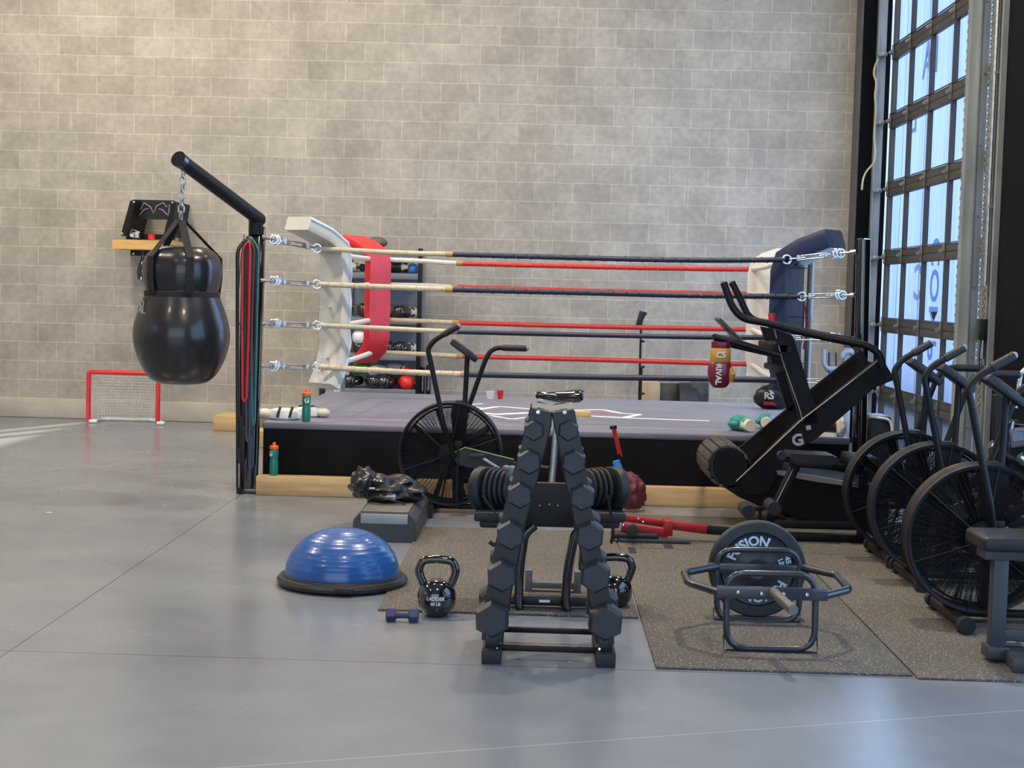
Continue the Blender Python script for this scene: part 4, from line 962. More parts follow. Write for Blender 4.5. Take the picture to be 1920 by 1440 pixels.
t.part('base_strip', B().box((P(1225, 1020, Yq).x, Yq-.1, .022), (.42, .05, .02), bev=.003), stepm)
for x, y in ((1169, 985), (1197, 973), (1206, 979)): t.part('bolt', B().ell(P(x, y, Yq-.08), (.008, .008, .008), seg=10), chrome)
# rubber tags on the mats
for x, y, w, d, lab in ((1185, 1035, .04, .06, 'square black tape patch on the mat seam'), (1252, 1026, .05, .05, 'square black tape patch right of the mat seam')):
    q = G(x, y); single('tape_patch', lab, 'tape', B().box((q.x, q.y, .011), (w, .18, .002)), cordm, (q.x, q.y, .0095))
# maroon bag, bat and blue tube
mb_ = G(1188, 953); t = T('maroon_bag', 'maroon cloth bag slumped on the floor against the ring timber', 'bag', (mb_.x, 9.95, 0))
marm = mat('maroon_nylon', (.12, .015, .025), .55, 0, .2, 8, .5, 14)
c = P(1184, 920, 9.95); b = B(); crumple(b, (c.x, 9.95, .125), (.095, .085, .13), 5, amp=.25, fr=2); crumple(b, (c.x-.03, 9.95, .20), (.075, .07, .07), 9, amp=.2, fr=2)
t.part('sack', b, marm)
t = T('baseball_bat', 'baseball bat with red taped grip standing in the maroon bag', 'bat', P(1172, 905, 10.05))
t.part('barrel', B().tube([P(1176, 915, 10.1), P(1163, 862, 10.06), P(1160, 850, 10.05)], [.028, .016, .013], 14), black)
t.part('grip', B().tube([P(1163, 856, 10.06), P(1151, 803, 10.02)], [.016, .015], 14), redv)
t.part('knob', B().cyl(P(1151, 804, 10.02), P(1150, 798, 10.02), .026, seg=16), gloss)
single('blue_foam_tube', 'short bright blue foam tube beside the baseball bat', 'foam tube', B().tube([P(1165, 905, 10.0), P(1160, 880, 10.0), P(1155, 864, 10.0)], [.03, .03, .026], 14), mat('blue_foam', (.03, .2, .6), .6), P(1165, 905, 10.0))
# ================================================================ bottles, mitts, gloves on the ring
bgrn, nt, bs = new_mat('translucent_green_plastic'); L = nt.links; tc = node(nt, 'ShaderNodeTexCoord')
L.new(ramp(noise(4, 2), (.3, (.012, .19, .15)), (.7, (.02, .27, .21))), bs.inputs['Base Color']); bs.inputs['Roughness'].default_value = .25; bs.inputs['Transmission Weight'].default_value = .15
orng = mat('orange_plastic', (.85, .13, .015), .35)
def bottle(lab, c, h, rot):
    c = V(c); t = T('squeeze_bottle', lab, 'bottle', c); s = h/.27
    pr = [(.001, 0), (.030, 0), (.034, .008), (.035, .05), (.036, .10), (.032, .125), (.032, .14), (.036, .16), (.036, .205), (.034, .212), (.03, .213)]
    bd = t.part('body', B().lathe([(r*s, z*s) for r, z in pr], c, 28), bgrn)
    t.part('cap', B().lathe([(r*s, z*s) for r, z in ((.035, .212), (.037, .214), (.037, .235), (.033, .240), (.014, .244), (.013, .262), (.009, .267), (.001, .268))], c, 28), orng)
    def f(v):
        a = rot+v.x/(.0365*s); r = .0366*s+v.z; return c+V((r*math.cos(a), r*math.sin(a), .175*s+v.y))
    t.part('letter_G', B().text('G', .055*s, f, .0008, .002*s), whitep, bd)
q = G(566, 795, RZ+.02); bottle('green squeeze bottle with orange cap standing on the ring canvas', (q.x, max(q.y, 10.42), RZ+.0185), .235, -1.35)
q = G(515, 890, .135); bottle('green squeeze bottle with orange cap standing on the pine beam', (q.x, 10.27, .135), .235, -2.3)
def mitt(lab, px, py, rz, s=1):
    q = G(px, py, RZ+.02); z = RZ+.0185; t = T('focus_mitt', lab, 'focus mitt', (0, 0, 0))
    loops = []
    for zz, k in ((0, .80), (.012, .97), (.035, 1), (.06, .86), (.07, .5)):
        loops.append([V((.11*k*math.cos(2*PI*j/24)*s, .085*k*math.sin(2*PI*j/24)*s*(1+.15*math.cos(2*PI*j/24)), zz*s)) for j in range(24)])
    pd = t.part('pad', B().loft(loops), gwht)
    for x in (-.045, .03): t.part('dark_band', B().tube([V((x*s, -.087*s, .02*s)), V((x*s+.01, -.078*s, .055*s)), V((x*s+.02, -.03*s, .072*s)), V((x*s+.02, .03*s, .072*s))], .009*s, 6, fil=.01), padblk, pd)
    t.part('cuff', B().ell((-.12*s, .0, .035*s), (.05*s, .05*s, .034*s)), gcrm, pd)
    t.o.location = (q.x, q.y, z); t.o.rotation_euler = (0, 0, rz); return t
mitt('white focus mitt at the ring corner, left of the green bottle', 533, 786, .2, 1.15)
mitt('white focus mitt at the ring corner, right behind the green bottle', 577, 781, PI-.3, 1.05)
single('short_stick', 'short dark stick lying on the canvas right of the focus mitts', 'stick', B().cyl(G(592, 779, RZ+.03), G(614, 778, RZ+.03), .01, seg=8), black, G(600, 779, RZ+.02))
q = G(1398, 812, RZ+.02); glove('teal and white glove at the ring edge, open cuff towards the viewer', (q.x, q.y+.12, RZ+.072), PI*.60, gteal, gcrm, s=.9)
q = G(1445, 808, RZ+.02); glove('teal glove behind the treadmill beam on the ring canvas', (q.x-.01, q.y+.15, RZ+.072), PI*.45, gteal, gcrm, s=.85)
# maroon and gold glove hanging off the treadmill bar
t = T('hanging_glove', 'maroon and gold boxing glove hanging from the treadmill handlebar', 'boxing glove', P(1350, 640, 9.3))
hy = 9.30; c = P(1350, 690, hy); k = hy/FPX
maro = mat('maroon_glove_leather', (.16, .008, .025), .35, 0, .1, 9, coat=.3); gold = mat('gold_leather', (.42, .22, .03), .4)
def gz_(py): return P(1350, py, hy).z
body = t.part('mitt', B().lathe(smooth([(.001, gz_(727)), (12*k, gz_(726)), (20*k, gz_(715)), (23*k, gz_(700)), (22*k, gz_(685)), (18*k, gz_(677))], 4), (c.x, hy, 0), 28, sy=.8), maro)
t.part('thumb', B().tube([P(1368, 690, hy-.02), P(1372, 702, hy-.03), P(1370, 716, hy-.02)], [.018, .025, .016], 12), gold, body)
t.part('cuff', B().lathe([(18.5*k, gz_(680)), (19.5*k, gz_(676)), (19*k, gz_(654)), (16*k, gz_(650))], (c.x, hy, 0), 28, sy=.8), gold)
t.part('wrist_opening', B().lathe([(17*k, gz_(656)), (18*k, gz_(654)), (18*k, gz_(641)), (16*k, gz_(641)), (15*k, gz_(650))], (c.x, hy, 0), 28, sy=.8), maro)
b = B().text('RIVAL', .05, frame(P(1347, 702, hy-.064), (0, 0, -1), (1, 0, 0)), .004, .001); b.text('CS', .05, frame(P(1352, 666, hy-.054), (1, 0, .1), (0, 0, 1)), .004, .001)
t.part('logo_print', b, gwht, body)
# black bag with logo by the far right ring corner
q = G(1452, 768, RZ+.02); t = T('gear_bag', 'small black gear bag with white crest by the foot of the navy corner pad', 'bag', (q.x, q.y, RZ+.019))
b = B(); crumple(b, (q.x, q.y+.05, RZ+.12), (.17, .1, .12), 2, amp=.12, fr=1.5); bd = t.part('body', b, bgm)
t.part('crest_logo', B().text('RS', .08, frame((q.x-.06, q.y-.06, RZ+.14), (1, 0, 0), (0, 0, 1)), .01, .002), gwht, bd)
t.part('red_text', B().text('RIVAL', .04, frame((q.x-.05, q.y-.06, RZ+.075), (1, 0, 0), (0, 0, 1)), .01, .001), prr, bd)
# litter
q = G(91, 962); single('paper_scrap', 'tiny white paper scrap on the bare floor at the left', 'scrap', B().prism([q+V((-.02, 0, .001)), q+V((.015, -.01, .001)), q+V((.02, .01, .001)), q+V((-.01, .012, .001))], (0, 0, .004)), whitep, q)
single('tan_block', 'small tan block on the ring canvas just right of the rack top', 'block', B().box(G(1089, 776, RZ+.04)+V((0, 0, 0)), (.16, .08, .045), bev=.006), mat('tan_wood', (.62, .42, .18), .5), G(1089, 776, RZ+.02))
# shoes at the right end of the ring canvas
def shoe(lab, x_, y_, m, ms, rz, up=0):
    q = V((x_, y_, 0)); t = T('shoe', lab, 'shoe', (0, 0, 0)); lp = []
    for x, w, h in ((-.13, .02, .07), (-.12, .036, .09), (-.06, .038, .095), (0, .04, .075), (.06, .047, .055), (.11, .042, .045), (.135, .02, .03)):
        lp.append([V((x, w*math.cos(2*PI*j/14), .02+h/2+h/2*math.sin(2*PI*j/14))) for j in range(14)])
    u = t.part('upper', B().loft(lp), m)
    t.part('sole', B().loft([[V((x, w*c_, z)) for c_, z in ((-1, 0), (1, 0), (1, .028), (-1, .028))] for x, w in ((-.135, .025), (-.12, .038), (0, .042), (.07, .05), (.12, .042), (.142, .02))]), ms)
    t.part('laces', B().tube([V((-.03, -.03, .098)), V((.0, .03, .10)), V((.02, -.03, .085)), V((.05, .03, .075))], .005, 5), gwht, u)
    t.o.location = (q.x, q.y, RZ+.0185+up); t.o.rotation_euler = (0, 0, rz)
gsh = mat('grey_mesh_fabric', (.3, .28, .25), .7)
shoe('black shoe with white sole right of the treadmill beam, lowest of the shoe pile', 2.0, 10.48, padblk, gwht, 2.7); shoe('pale shoe lying on its pair near the right ring post', 2.05, 10.66, gsh, gwht, 2.4); shoe('tan shoe at the back of the pile by the right ring post', 2.06, 10.86, gsh, gblk, 2.0)
single('blue_wrap', 'crumpled bright blue wrap on the ring canvas behind the shoes', 'cloth', crumple(B(), V((2.10, 11.1, RZ+.065)), (.06, .05, .055), 4, amp=.3), mat('bright_blue_cloth', (.02, .12, .6), .6), V((2.10, 11.1, RZ+.02)))
single('white_bag', 'white carrier bag slumped beside the shoes by the right ring post', 'bag', crumple(B(), V((2.14, 10.44, RZ+.085)), (.045, .05, .08), 6, amp=.2), whitev, V((2.14, 10.44, RZ+.02)))
# ================================================================ fan bikes
cagem = mat('fan_cage_black', (.005, .005, .007), .55, 0, .1, 9, spec=.2)
rimm = mat('cage_rim', (.007, .008, .010), .5, 0, .1, 9, spec=.3)
def air_bike(name, label, seat=True):
    # local space: fan centre above x = 0, rider sits towards +x, axle along y
    t = T(name, label, 'exercise bike', (0, 0, 0), 'fan bikes'); H_ = .39; R_ = .335; hw = .065
    for s_ in (-1, 1):
        b = B(); y = s_*hw
        for k in range(1, 29):
            r = .07+(R_-.08)*k/28; yy = y+s_*.022*(1-(r/R_)**2); b.torus((0, yy, H_), r, .0017, 'Y', 40, 3)
        for k in range(72):
            a = 2*PI*k/72; r0 = .10 if k % 2 else .20
            b.tube([V((r*math.cos(a), y+s_*.022*(1-(r/R_)**2), H_+r*math.sin(a))) for r in (r0, (r0+R_)/2, R_-.004)], .0017, 3)
        cg = t.part('cage_mesh', b, cagem)
        b = B()
        for k in range(6):
            a = .35+2*PI*k/6; b.tube([V((r*math.cos(a), y+s_*.026*(1-(r/R_)**2), H_+r*math.sin(a))) for r in (.07, .2, R_)], .004, 6)
        t.part('cage_spokes', b, rimm)
        t.part('hub_disc', B().lathe([(.001, y+s_*.026), (.06, y+s_*.025), (.085, y+s_*.018), (.085, y+s_*.01)], (0, 0, H_), 32, 'Y'), cagem)
    t.part('cage_rim', B().lathe([(R_-.012, -hw-.004), (R_+.006, -hw-.006), (R_+.009, -hw+.012), (R_+.002, -hw+.02), (R_+.002, hw-.02), (R_+.009, hw-.012), (R_+.006, hw+.006), (R_-.012, hw+.004), (R_-.014, hw-.01), (R_-.016, 0), (R_-.014, -hw+.01)], (0, 0, H_), 72, 'Y') if 0 else
           B().loft([[V(((R_+dr)*math.cos(2*PI*k/72), y, H_+(R_+dr)*math.sin(2*PI*k/72))) for dr, y in ((-.014, -hw), (.004, -hw-.005), (.009, -hw+.008), (.003, -hw+.016), (.003, hw-.016), (.009, hw-.008), (.004, hw+.005), (-.014, hw), (-.004, hw-.012), (-.004, -hw+.012))] for k in range(72)], False, True), rimm)
    fan = B()
    for k in range(10):
        a = 2*PI*k/10; d = V((math.cos(a), 0, math.sin(a))); n = V((-math.sin(a), 0, math.cos(a)))
        c = V((0, 0, H_)); loops = []
        for r, w in ((.05, .022), (.2, .03), (.31, .035)): loops.append([c+d*r+n*w*.5+V((0, .035, 0)), c+d*r-n*w*.5+V((0, -.035, 0)), c+d*r-n*w*.5+V((.0, -.032, 0))-n*.003, c+d*r+n*w*.5+V((0, .032, 0))-n*.003])
        fan.loft(loops)
    fan.torus((0, 0, H_), .305, .006, 'Y', 40, 6); fan.cyl((0, -.05, H_), (0, .05, H_), .05, seg=20)
    t.part('fan_wheel', fan, cagem)
    # body
    b = B().loft([[V((.055+dx, sy*w, z)) for dx, sy in ((-d, -1), (d, -1), (d, 1), (-d, 1))] for z, d, w in ((.06, .035, .03), (.30, .04, .035), (.55, .045, .045), (.64, .055, .055), (.70, .05, .05), (.74, .03, .035))])
    for v in b.bm.verts:
        if v.co.z < .3: v.co.y = v.co.y
    for s_ in (-1, 1): b.beam((.055, s_*.115, .05), (.055, s_*.115, .46), .05, .012, up=(1, 0, 0))
    b.box((.055, 0, .46), (.05, .24, .05), bev=.006)
    t.part('fork', b, black)
    t.part('main_frame', B().tube([(.05, .12, .42), (.30, .11, .33), (.62, .05, .30), (.66, 0, .30)], .022, 10, fil=.06).tube([(.05, .12, .20), (.30, .115, .19), (.62, .02, .12)], .02, 8, fil=.05), black)
    b = B(); b.prism([(.02, -.125, .40), (.10, -.125, .44), (.42, -.125, .37), (.44, -.125, .30), (.38, -.125, .26), (.05, -.125, .33)], (0, .03, 0), .006); cgd = t.part('chain_guard', b, blackm)
    t.part('guard_edge', B().tube([(.02, -.128, .405), (.10, -.128, .445), (.42, -.128, .375)], .004, 6), mat('yellow_trim', (.30, .30, .14), .5), cgd)
    t.part('base_rail', B().box((.34, 0, .04), (.90, .06, .03), bev=.006), black)
    for x in (-.12, .80):
        b = B().cyl((x, -.25, .04), (x, .25, .04), .028, seg=14); t.part('stabiliser', b, black)
        for s_ in (-1, 1): t.part('foot_wheel', B().cyl((x-.0, s_*.25, .04), (x-.0, s_*.295, .04), .038, seg=18).box((x, s_*.23, .012), (.05, .04, .024)), rubber)
    # cranks
    cxk, czk = .33, .315
    for s_, a in ((-1, 2.6), (1, 2.6-PI)):
        e = V((cxk+.17*math.cos(a), s_*.16, czk+.17*math.sin(a)))
        t.part('crank_arm', B().beam((cxk, s_*.15, czk), e, .03, .018, .004), zinc)
        t.part('pedal', B().box(e+V((0, s_*.06, 0)), (.095, .09, .025), bev=.005), rubber)
    # arms
    for s_, pts in ((-1, [(.03, .38), (-.03, .58), (-.135, 1.03), (-.150, 1.08), (-.11, 1.14), (-.03, 1.19), (.045, 1.235)]), (1, [(.03, .38), (.08, .62), (.205, 1.00), (.235, 1.06), (.28, 1.085), (.48, 1.085)])):
        y = s_*.24
        pv = [V((x, s_*(.14 if z < .5 else .24), z)) for x, z in pts]
        ar = t.part('handle_arm', B().tube(pv, .0165, 12, fil=.05), black)
        t.part('grip', B().tube([pv[-2].lerp(pv[-1], -.25 if s_ < 0 else .2), pv[-1]], .021, 12), rubber, ar)
        t.part('end_plug', B().ell(pv[-1], (.017, .017, .017), seg=12), mat('grey_plug', (.25, .25, .26), .4), ar)
    # console
    t.part('console_post', B().tube([(.085, 0, .66), (.095, 0, 1.05)], .017, 10), black)
    b = B().box((.075, 0, 1.07), (.21, .15, .04), Matrix.Rotation(.62, 4, 'Y'), bev=.008); cs = t.part('console', b, blackm)
    t.part('console_screen', B().box((.075+.012, 0, 1.07+.017), (.12, .11, .008), Matrix.Rotation(.62, 4, 'Y'), bev=.002), gloss, cs)
    if seat:
        t.part('seat_post', B().tube([(.66, 0, .07), (.68, 0, .35), (.70, 0, .74)], .022, 12), zinc)
        lp = []
        for x, w, h, z in ((-.17, .018, .02, .79), (-.16, .024, .03, .79), (-.08, .032, .035, .785), (0, .06, .045, .785), (.08, .10, .055, .79), (.12, .105, .055, .795), (.145, .07, .04, .80), (.15, .02, .02, .80)):
            lp.append([V((.72+x, w*math.cos(2*PI*j/18), z+h*.8*math.sin(2*PI*j/18))) for j in range(18)])
        t.part('saddle', B().loft(lp), gloss)
        t.part('saddle_rail', B().tube([(.57, .02, .765), (.70, .02, .745), (.83, .02, .765)], .005, 6).tube([(.57, -.02, .765), (.70, -.02, .745), (.83, -.02, .765)], .005, 6), chrome)
    return t.o
def bike_at(px, py):
    d = ray(px, py); k = (.39-EYE)/d.z; return V((d.x*k, d.y*k, .0095))
ba = air_bike('air_bike', 'black fan bike in front of the ring, half hidden behind the A frame rack')
q = bike_at(845, 850); ba.location = (q.x, q.y, 0.0005)
BY_ = []
for (px, py, lab) in ((1697, 925, 'farthest of the three fan bikes by the garage door, next to the treadmill'), (1753, 956, 'middle of the three fan bikes in the row by the garage door'), (1835, 1011, 'nearest of the three fan bikes by the garage door, behind the flat bench')):
    q = bike_at(px, py); dup(ba, (q.x, q.y, .0095), 0, lab); BY_.append(q.y)
print('BIKES', BY_)
YMID = (BY_[0]+BY_[1])/2
# ================================================================ curved treadmill
YN, YFa = 9.35, 10.02          # near and far side
paleline = mat('pale_edge_line', (.38, .35, .26), .5)  # thin pale lines along the beam, mast and bench post edges
tmd = mat('treadmill_black', (.004, .004, .005), .55, 0, .3, 6, spec=.2)
slatm = mat('treadmill_slat_rubber', (.06, .055, .052), .6, 0, .15, 15)
q = P(1500, 985, (YN+YFa)/2); tm = T('treadmill', 'large black inclined slat treadmill with tall mast beside the right end of the ring', 'treadmill', (q.x, (YN+YFa)/2, .01))
def PP(pts, Y): return [P(x, y, Y) for x, y in pts]
nb = [(1380, 902), (1504, 785), (1530, 766), (1653, 670), (1679, 712), (1668, 716), (1640, 727), (1604, 760), (1531, 823), (1478, 852), (1440, 925), (1400, 930)]
tm.part('inclined_beam', B().prism(PP(nb, YN), (0, .07, 0), .004), tmd)
fb = [(1370, 851), (1384, 842), (1493, 753), (1615, 655), (1630, 680), (1640, 700), (1520, 800), (1420, 880), (1390, 880)]
tm.part('inclined_beam', B().prism(PP(fb, YFa), (0, .05, 0), .004), tmd)
tm.part('beam_edge', B().tube(PP([(1380, 903), (1504, 786), (1530, 767), (1653, 671)], YN-.004), .004, 5), paleline)
# belt inside the incline
a0, a1 = P(1395, 872, YN+.1), P(1640, 680, YN+.1); dn = (a1-a0).normalized(); up_ = V((-dn.z, 0, dn.x))
b = B(); n = 3
for i in range(n):
    c = a0.lerp(a1, (i+.5)/n)+up_*-.012; M = Matrix.Translation(V((c.x, (YN+YFa)/2+.03, c.z))) @ Matrix.Rotation(-math.atan2(dn.z, dn.x), 4, 'Y')
    b.box((0, 0, 0), ((a1-a0).length/n*1.0, YFa-YN-.06, .02), M)
tm.part('inclined_deck', b, mat('dark_slat', (.002, .002, .002), .9, spec=.03))
# roller with slats
rc = P(1366, 876, YN); R_ = 38/FPX*YN
b = B()
for k in range(14):
    a = 2*PI*k/14; M = Matrix.Translation(V((rc.x+R_*math.cos(a), (YN+YFa)/2-.01, rc.z+R_*math.sin(a)))) @ Matrix.Rotation(-(a+PI/2), 4, 'Y')
    b.box((0, 0, 0), (2*PI*R_/14*.9, YFa-YN-.06, .018), M, bev=.003)
dr = tm.part('slat_drum', b, slatm)
tm.part('drum_core', B().cyl((rc.x, YN+.03, rc.z), (rc.x, YFa-.03, rc.z), R_-.012, seg=28), rubber, dr)
# curved hull
hull = [(1337, 868), (1345, 848), (1372, 842), (1405, 862), (1450, 885), (1480, 892), (1540, 905), (1600, 914), (1665, 925), (1665, 985), (1610, 984), (1560, 980), (1500, 975), (1478, 966), (1462, 955), (1440, 958), (1415, 945), (1385, 932), (1355, 912), (1340, 890)]
for Y in (YN+.02, YFa-.05): tm.part('side_panel', B().prism(PP(hull, Y), (0, .05, 0), .006), tmd)
b = B(); top = PP([(1450, 878), (1480, 884), (1510, 889), (1540, 895), (1570, 900), (1600, 905), (1640, 912)], YN+.1); pts = curve_pts(top, 24)
for i in range(len(pts)-1):
    c = (pts[i]+pts[i+1])/2; d = pts[i+1]-pts[i]; M = Matrix.Translation(V((c.x, (YN+YFa)/2, c.z+.0))) @ Matrix.Rotation(-math.atan2(d.z, d.x), 4, 'Y')
    b.box((0, 0, 0), (d.length*.92, YFa-YN-.1, .02), M)
tm.part('curved_belt', b, slatm)
tm.part('deck_rail', B().prism(PP([(1455, 881), (1530, 893), (1610, 908), (1610, 915), (1530, 904), (1455, 890)], YN), (0, .05, 0), .003), mat('deck_grey', (.16, .16, .17), .5), label='grey side rail')
# masts
tm.part('mast', B().prism(PP([(1452, 617), (1487, 630), (1530, 766), (1536, 795), (1503, 795), (1475, 700)], YN), (0, .06, 0), .003), tmd)
tm.part('mast', B().prism(PP([(1427, 612), (1452, 617), (1497, 762), (1478, 775)], YFa), (0, .06, 0), .003), tmd)
tm.part('mast_edge', B().tube(PP([(1452, 617), (1467, 675), (1500, 770), (1505, 790)], YN-.003), .003, 5), paleline)
b = B().box(P(1450, 650, (YN+YFa)/2), (.10, YFa-YN, .06), bev=.01); b.box(P(1455, 690, (YN+YFa)/2), (.06, YFa-YN, .04), bev=.01); b.cyl(P(1462, 640, YN-.03), P(1462, 640, YN), .025, seg=14).cyl(P(1480, 655, YN-.03), P(1480, 655, YN), .018, seg=14)
tm.part('mast_cross_member', b, tmd)
for Y, pts in ((YN-.03, [(1357, 530), (1373, 577), (1393, 598), (1440, 606), (1500, 622), (1560, 635), (1628, 648), (1650, 664), (1656, 690)]), (YFa+.05, [(1372, 529), (1388, 560), (1402, 592), (1418, 602), (1470, 612), (1540, 628), (1610, 640)])):
    pv = PP(pts, Y); tm.part('handrail', B().tube(pv, .023, 12, fil=.05), black)
    tm.part('rail_cap', B().lathe([(.001, .0), (.02, .002), (.021, .008)], pv[0], 12), mat('grey_plug', (.2, .2, .2), .5))
tm.part('lower_handlebar', B().tube(PP([(1340, 632), (1388, 645), (1462, 666)], YN), .022, 12, fil=.04), black)
tm.part('lower_handlebar', B().tube(PP([(1345, 640), (1388, 650), (1450, 664)], YFa), .022, 12, fil=.04), black)
tm.part('handlebar_crosspiece', B().cyl(P(1340, 632, YN), P(1345, 640, YFa), .02, seg=12), black)
b = B(); pv = PP([(1345, 597), (1387, 640)], YN+.25); b.beam(pv[0], pv[1], .26, .02, .004, up=(0, 0, 1)); tm.part('console', b, mat('console_grey', (.03, .03, .033), .4))
tm.part('stop_key', B().cyl(P(1447, 603, YN+.1), P(1447, 588, YN+.1), .02, .024, seg=14), redv)
b = B(); o_ = P(1496, 826, YN-.004); ax_ = (P(1530, 800, YN)-P(1496, 826, YN)).normalized()
b.text('G', .10, frame((o_.x, YN-.004, o_.z), (1, 0, .25), (-.25, 0, 1)), .002, .004); b.text("''", .08, frame((o_.x+.07, YN-.004, o_.z+.06), (1, 0, .25), (-.25, 0, 1)), .002, .004)
tm.part('letter_mark', b, grayp)
for Y in (YN, YFa-.02):
    a, c = P(1440, 1000, Y), P(1665, 1016, Y); b = B(); b.box(((a.x+c.x)/2, Y+.03, .035), (c.x-a.x, .07, .05), bev=.006); tm.part('base_rail', b, black)
for x in (1470, 1620):
    c = P(x, 980, YN+.3); tm.part('base_crossbar', B().box((c.x, (YN+YFa)/2, .05), (.07, YFa-YN, .05), bev=.006), black)
# ================================================================ decline bench in front of the treadmill
Yb = 8.75
db_ = T('exercise_bench', 'low black padded bench with foam rollers in front of the treadmill', 'bench', (P(1470, 985, Yb).x, Yb, .01))
a, c = P(1479, 857, Yb), P(1580, 862, Yb); b = B()
b.prism([(a.x, Yb, a.z+.02), (c.x-.04, Yb, c.z+.02), (c.x, Yb, c.z-.01), (c.x-.05, Yb, c.z-.045), (a.x+.04, Yb, a.z-.045), (a.x-.005, Yb, a.z-.01)], (0, .26, 0), .012); db_.part('seat_pad', b, padblk)
a2, c2 = P(1592, 862, Yb), P(1650, 868, Yb); db_.part('back_pad', B().box(((a2.x+c2.x)/2, Yb+.13, a2.z-.01), (c2.x-a2.x, .26, .06), Matrix.Rotation(.08, 4, 'Y'), bev=.014), padblk)
db_.part('diagonal_post', B().beam(P(1492, 872, Yb+.13), P(1438, 985, Yb+.13), .055, .055, .005), black)
db_.part('post_edge', B().tube([P(1487, 880, Yb+.095), P(1452, 950, Yb+.095)], .003, 5), paleline)
b = B().beam(P(1480, 868, Yb+.13), P(1620, 880, Yb+.13), .05, .04, .004); db_.part('under_frame', b, black)
fz = .035; fx = P(1436, 990, Yb+.13).x; fx2 = P(1620, 880, Yb+.13)
db_.part('floor_rail', B().box(((fx+fx2.x)/2, Yb+.13, fz), (fx2.x-fx+.04, .06, .045), bev=.005), black)
db_.part('rear_leg', B().beam(fx2, (fx2.x, Yb+.13, .05), .05, .05, .004), black)
for x, y, dy in ((1448, 950, -.08), (1400, 956, .0)): q = P(x, y, Yb+.05+dy); db_.part('foam_roller', B().cyl(q-V((0, .09, 0)), q+V((0, .10, 0)), .040, seg=22), rubber)
db_.part('roller_bar', B().beam(P(1400, 956, Yb+.10), P(1455, 950, Yb+.12), .02, .025, .003).beam(P(1425, 985, Yb+.13), P(1425, 957, Yb+.13), .02, .02), black)
q = P(1464, 853, Yb+.0); db_.part('adjuster_knob', B().cyl(q-V((.0, .05, 0)), q, .026, seg=16).cyl(q, P(1478, 862, Yb+.1), .012, seg=10), rubber)
# ================================================================ flat bench at the right edge
Yc = 5.95
fbm = mat('grey_powder_coat', (.035, .042, .052), .45, 0, .1, 9)
x0 = P(1835, 1020, Yc).x; fx0 = G(1858, 1205).x; zt_ = P(1860, 1000, Yc).z
fb_ = T('flat_bench', 'flat weight bench with black pad and grey steel frame in front of the fan bikes', 'weight bench', (2.3, 6.0, .0095))
b = B(); b.box((x0+.60, Yc+.06, zt_-.035), (1.2, .28, .06), bev=.018, seg=3); fb_.part('pad', b, padblk)
q0, q1 = P(1856, 1040, Yc-.06), P(1875, 1055, Yc-.06)
fb_.part('pad_bracket', B().box((q0.x+.5, Yc+.06, zt_-.088), (1.0, .12, .042), bev=.003), fbm)
ux = P(1878, 1100, Yc+.02).x
fb_.part('upright_leg', B().beam((ux, Yc+.06, zt_-.1), (ux, Yc+.06, .06), .06, .06, .004), fbm)
ft = G(1868, 1212), G(1912, 1270)
fb_.part('floor_foot', B().beam((ft[0].x+.02, ft[0].y+.05, .04), (ft[1].x+.02, ft[1].y+.02, .04), .085, .06, .006).box((ux, Yc+.06, .05), (.09, .10, .05), bev=.004), fbm)
fb_.part('warning_sticker', B().box((ft[0].lerp(ft[1], .42).x+.02, ft[0].lerp(ft[1], .42).y+.04, .0715), (.035, .09, .002)), whitep)
fb_.part('spine', B().box((ux+.5, Yc+.06, .12), (1.0, .05, .05), bev=.004), fbm)
# ================================================================ things by the garage door
q = P(1634, 855, 10.9); t = T('rolling_case', 'black case with white rounded trim by the door behind the fan bikes', 'case', (q.x+.03, 10.95, 0))
zt2 = P(1634, 778, 10.9).z
t.part('shell', B().box((q.x+.03, 10.95, zt2/2), (.18, .3, zt2), bev=.03, seg=3), padblk)
t.part('trim', B().tube([(q.x-.05, 10.79, zt2-.005), (q.x+.10, 10.79, zt2-.02), (q.x+.12, 10.79, zt2-.1), (q.x+.12, 10.79, .1)], .010, 8, fil=.05), whitep)
single('gleam_strip', 'pale yellow strip standing in for a bright gleam behind the right ring post', 'stick', B().cyl(P(1622, 875, 10.75), P(1626, 610, 10.75), .011, seg=10), mat('pale_gleam', (.62, .48, .22), .5), P(1622, 875, 10.75))  # added bar whose pale colour paints the bright gleam beside the post
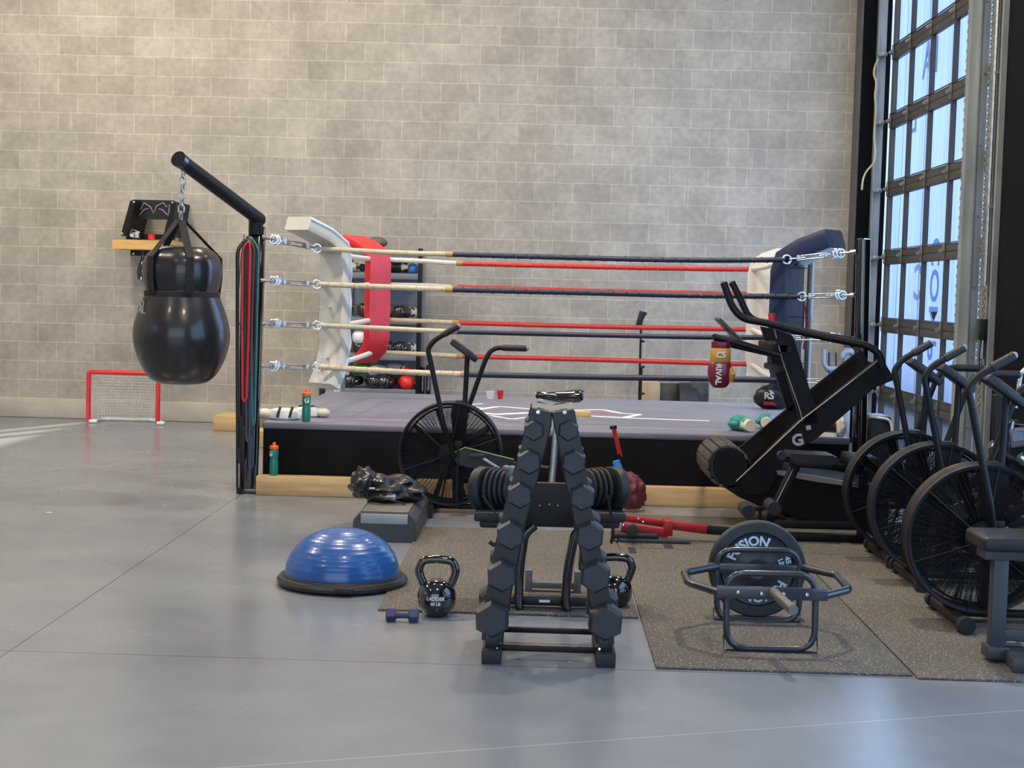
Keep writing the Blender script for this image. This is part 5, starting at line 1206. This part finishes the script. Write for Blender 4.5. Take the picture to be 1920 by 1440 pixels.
# grey hooked rack behind
ghk = mat('grey_blue_steel', (.20, .22, .26), .4)
Yh = 14.4
t = T('hook_rack', 'grey steel rack with upturned hooks by the black column behind the treadmill', 'rack', (P(1575, 700, Yh).x, Yh, 0))
t.part('hook', B().tube(PP([(1545, 655), (1544, 682), (1552, 692), (1580, 690), (1590, 680)], Yh), .024, 10, fil=.05), ghk)
t.part('hook', B().tube(PP([(1578, 670), (1582, 660), (1600, 658), (1602, 690)], Yh), .024, 10, fil=.05), ghk)
for x in (1555, 1568): t.part('peg', B().cyl(P(x, 661, Yh), P(x, 700, Yh), .012, seg=8), navyv)
t.part('post', B().box((P(1590, 700, Yh).x, Yh+.05, .5), (.08, .08, 1.0), bev=.006), ghk)
t.part('cross_plate', B().box(P(1575, 694, Yh+.03), (.28, .05, .05), bev=.006), ghk)
# chrome tipped bars at the right edge
for (x0_, y0_, x1_, y1_, Y, lab) in ((1856, 834, 1905, 865, 7.9, 'black bar with chrome tip pointing left, upper one at the right edge'), (1911, 856, 1950, 890, 7.85, 'black bar with chrome tip pointing left, lower one at the right edge')):
    a, c = P(x0_, y0_, Y), P(x1_, y1_, Y); d = (c-a).normalized(); t = T('machine_handle', lab, 'handle', c)
    t.part('bar', B().cyl(a+d*.04, c+d*.15, .024, seg=16), rubber); t.part('chrome_tip', B().cyl(a, a+d*.045, .030, seg=18), chrome)
# rowing machine console and frame seen through the right edge
Yr = YMID
t = T('cable_machine', 'black machine with a grey console arm at the right edge behind the fan bikes', 'machine', (P(1880, 1000, Yr).x, Yr, .0095))
t.part('column', B().beam(P(1876, 740, Yr), (P(1878, 1000, Yr).x, Yr, .02), .06, .08, .005), black)
t.part('console', B().box(P(1908, 820, Yr), (.10, .05, .10), Matrix.Rotation(-.2, 4, 'Y'), bev=.01), mat('grey_console', (.16, .16, .17), .4))
t.part('screen', B().box(P(1908, 818, Yr-.03), (.06, .008, .05), Matrix.Rotation(-.2, 4, 'Y')), gloss)
t.part('support_arm', B().tube(PP([(1905, 765), (1915, 700), (1925, 690)], Yr), .014, 10).tube(PP([(1888, 850), (1893, 820), (1900, 790)], Yr), .012, 10), zinc)
t.part('base', B().box((P(1890, 1000, Yr).x, Yr, .03), (.3, .16, .04), bev=.006), black)
# things in the doorway on the floor
for (x, y, Y, r, lab, m) in ((1672, 840, 11.3, .13, 'white sack beside the black case by the garage door', whitev),):
    c = P(x, 870, Y); single('sack', lab, 'sack', crumple(B(), (c.x, Y, r*1.0), (r*.8, r*.8, r*1.2), 4, amp=.2), m, (c.x, Y, 0))
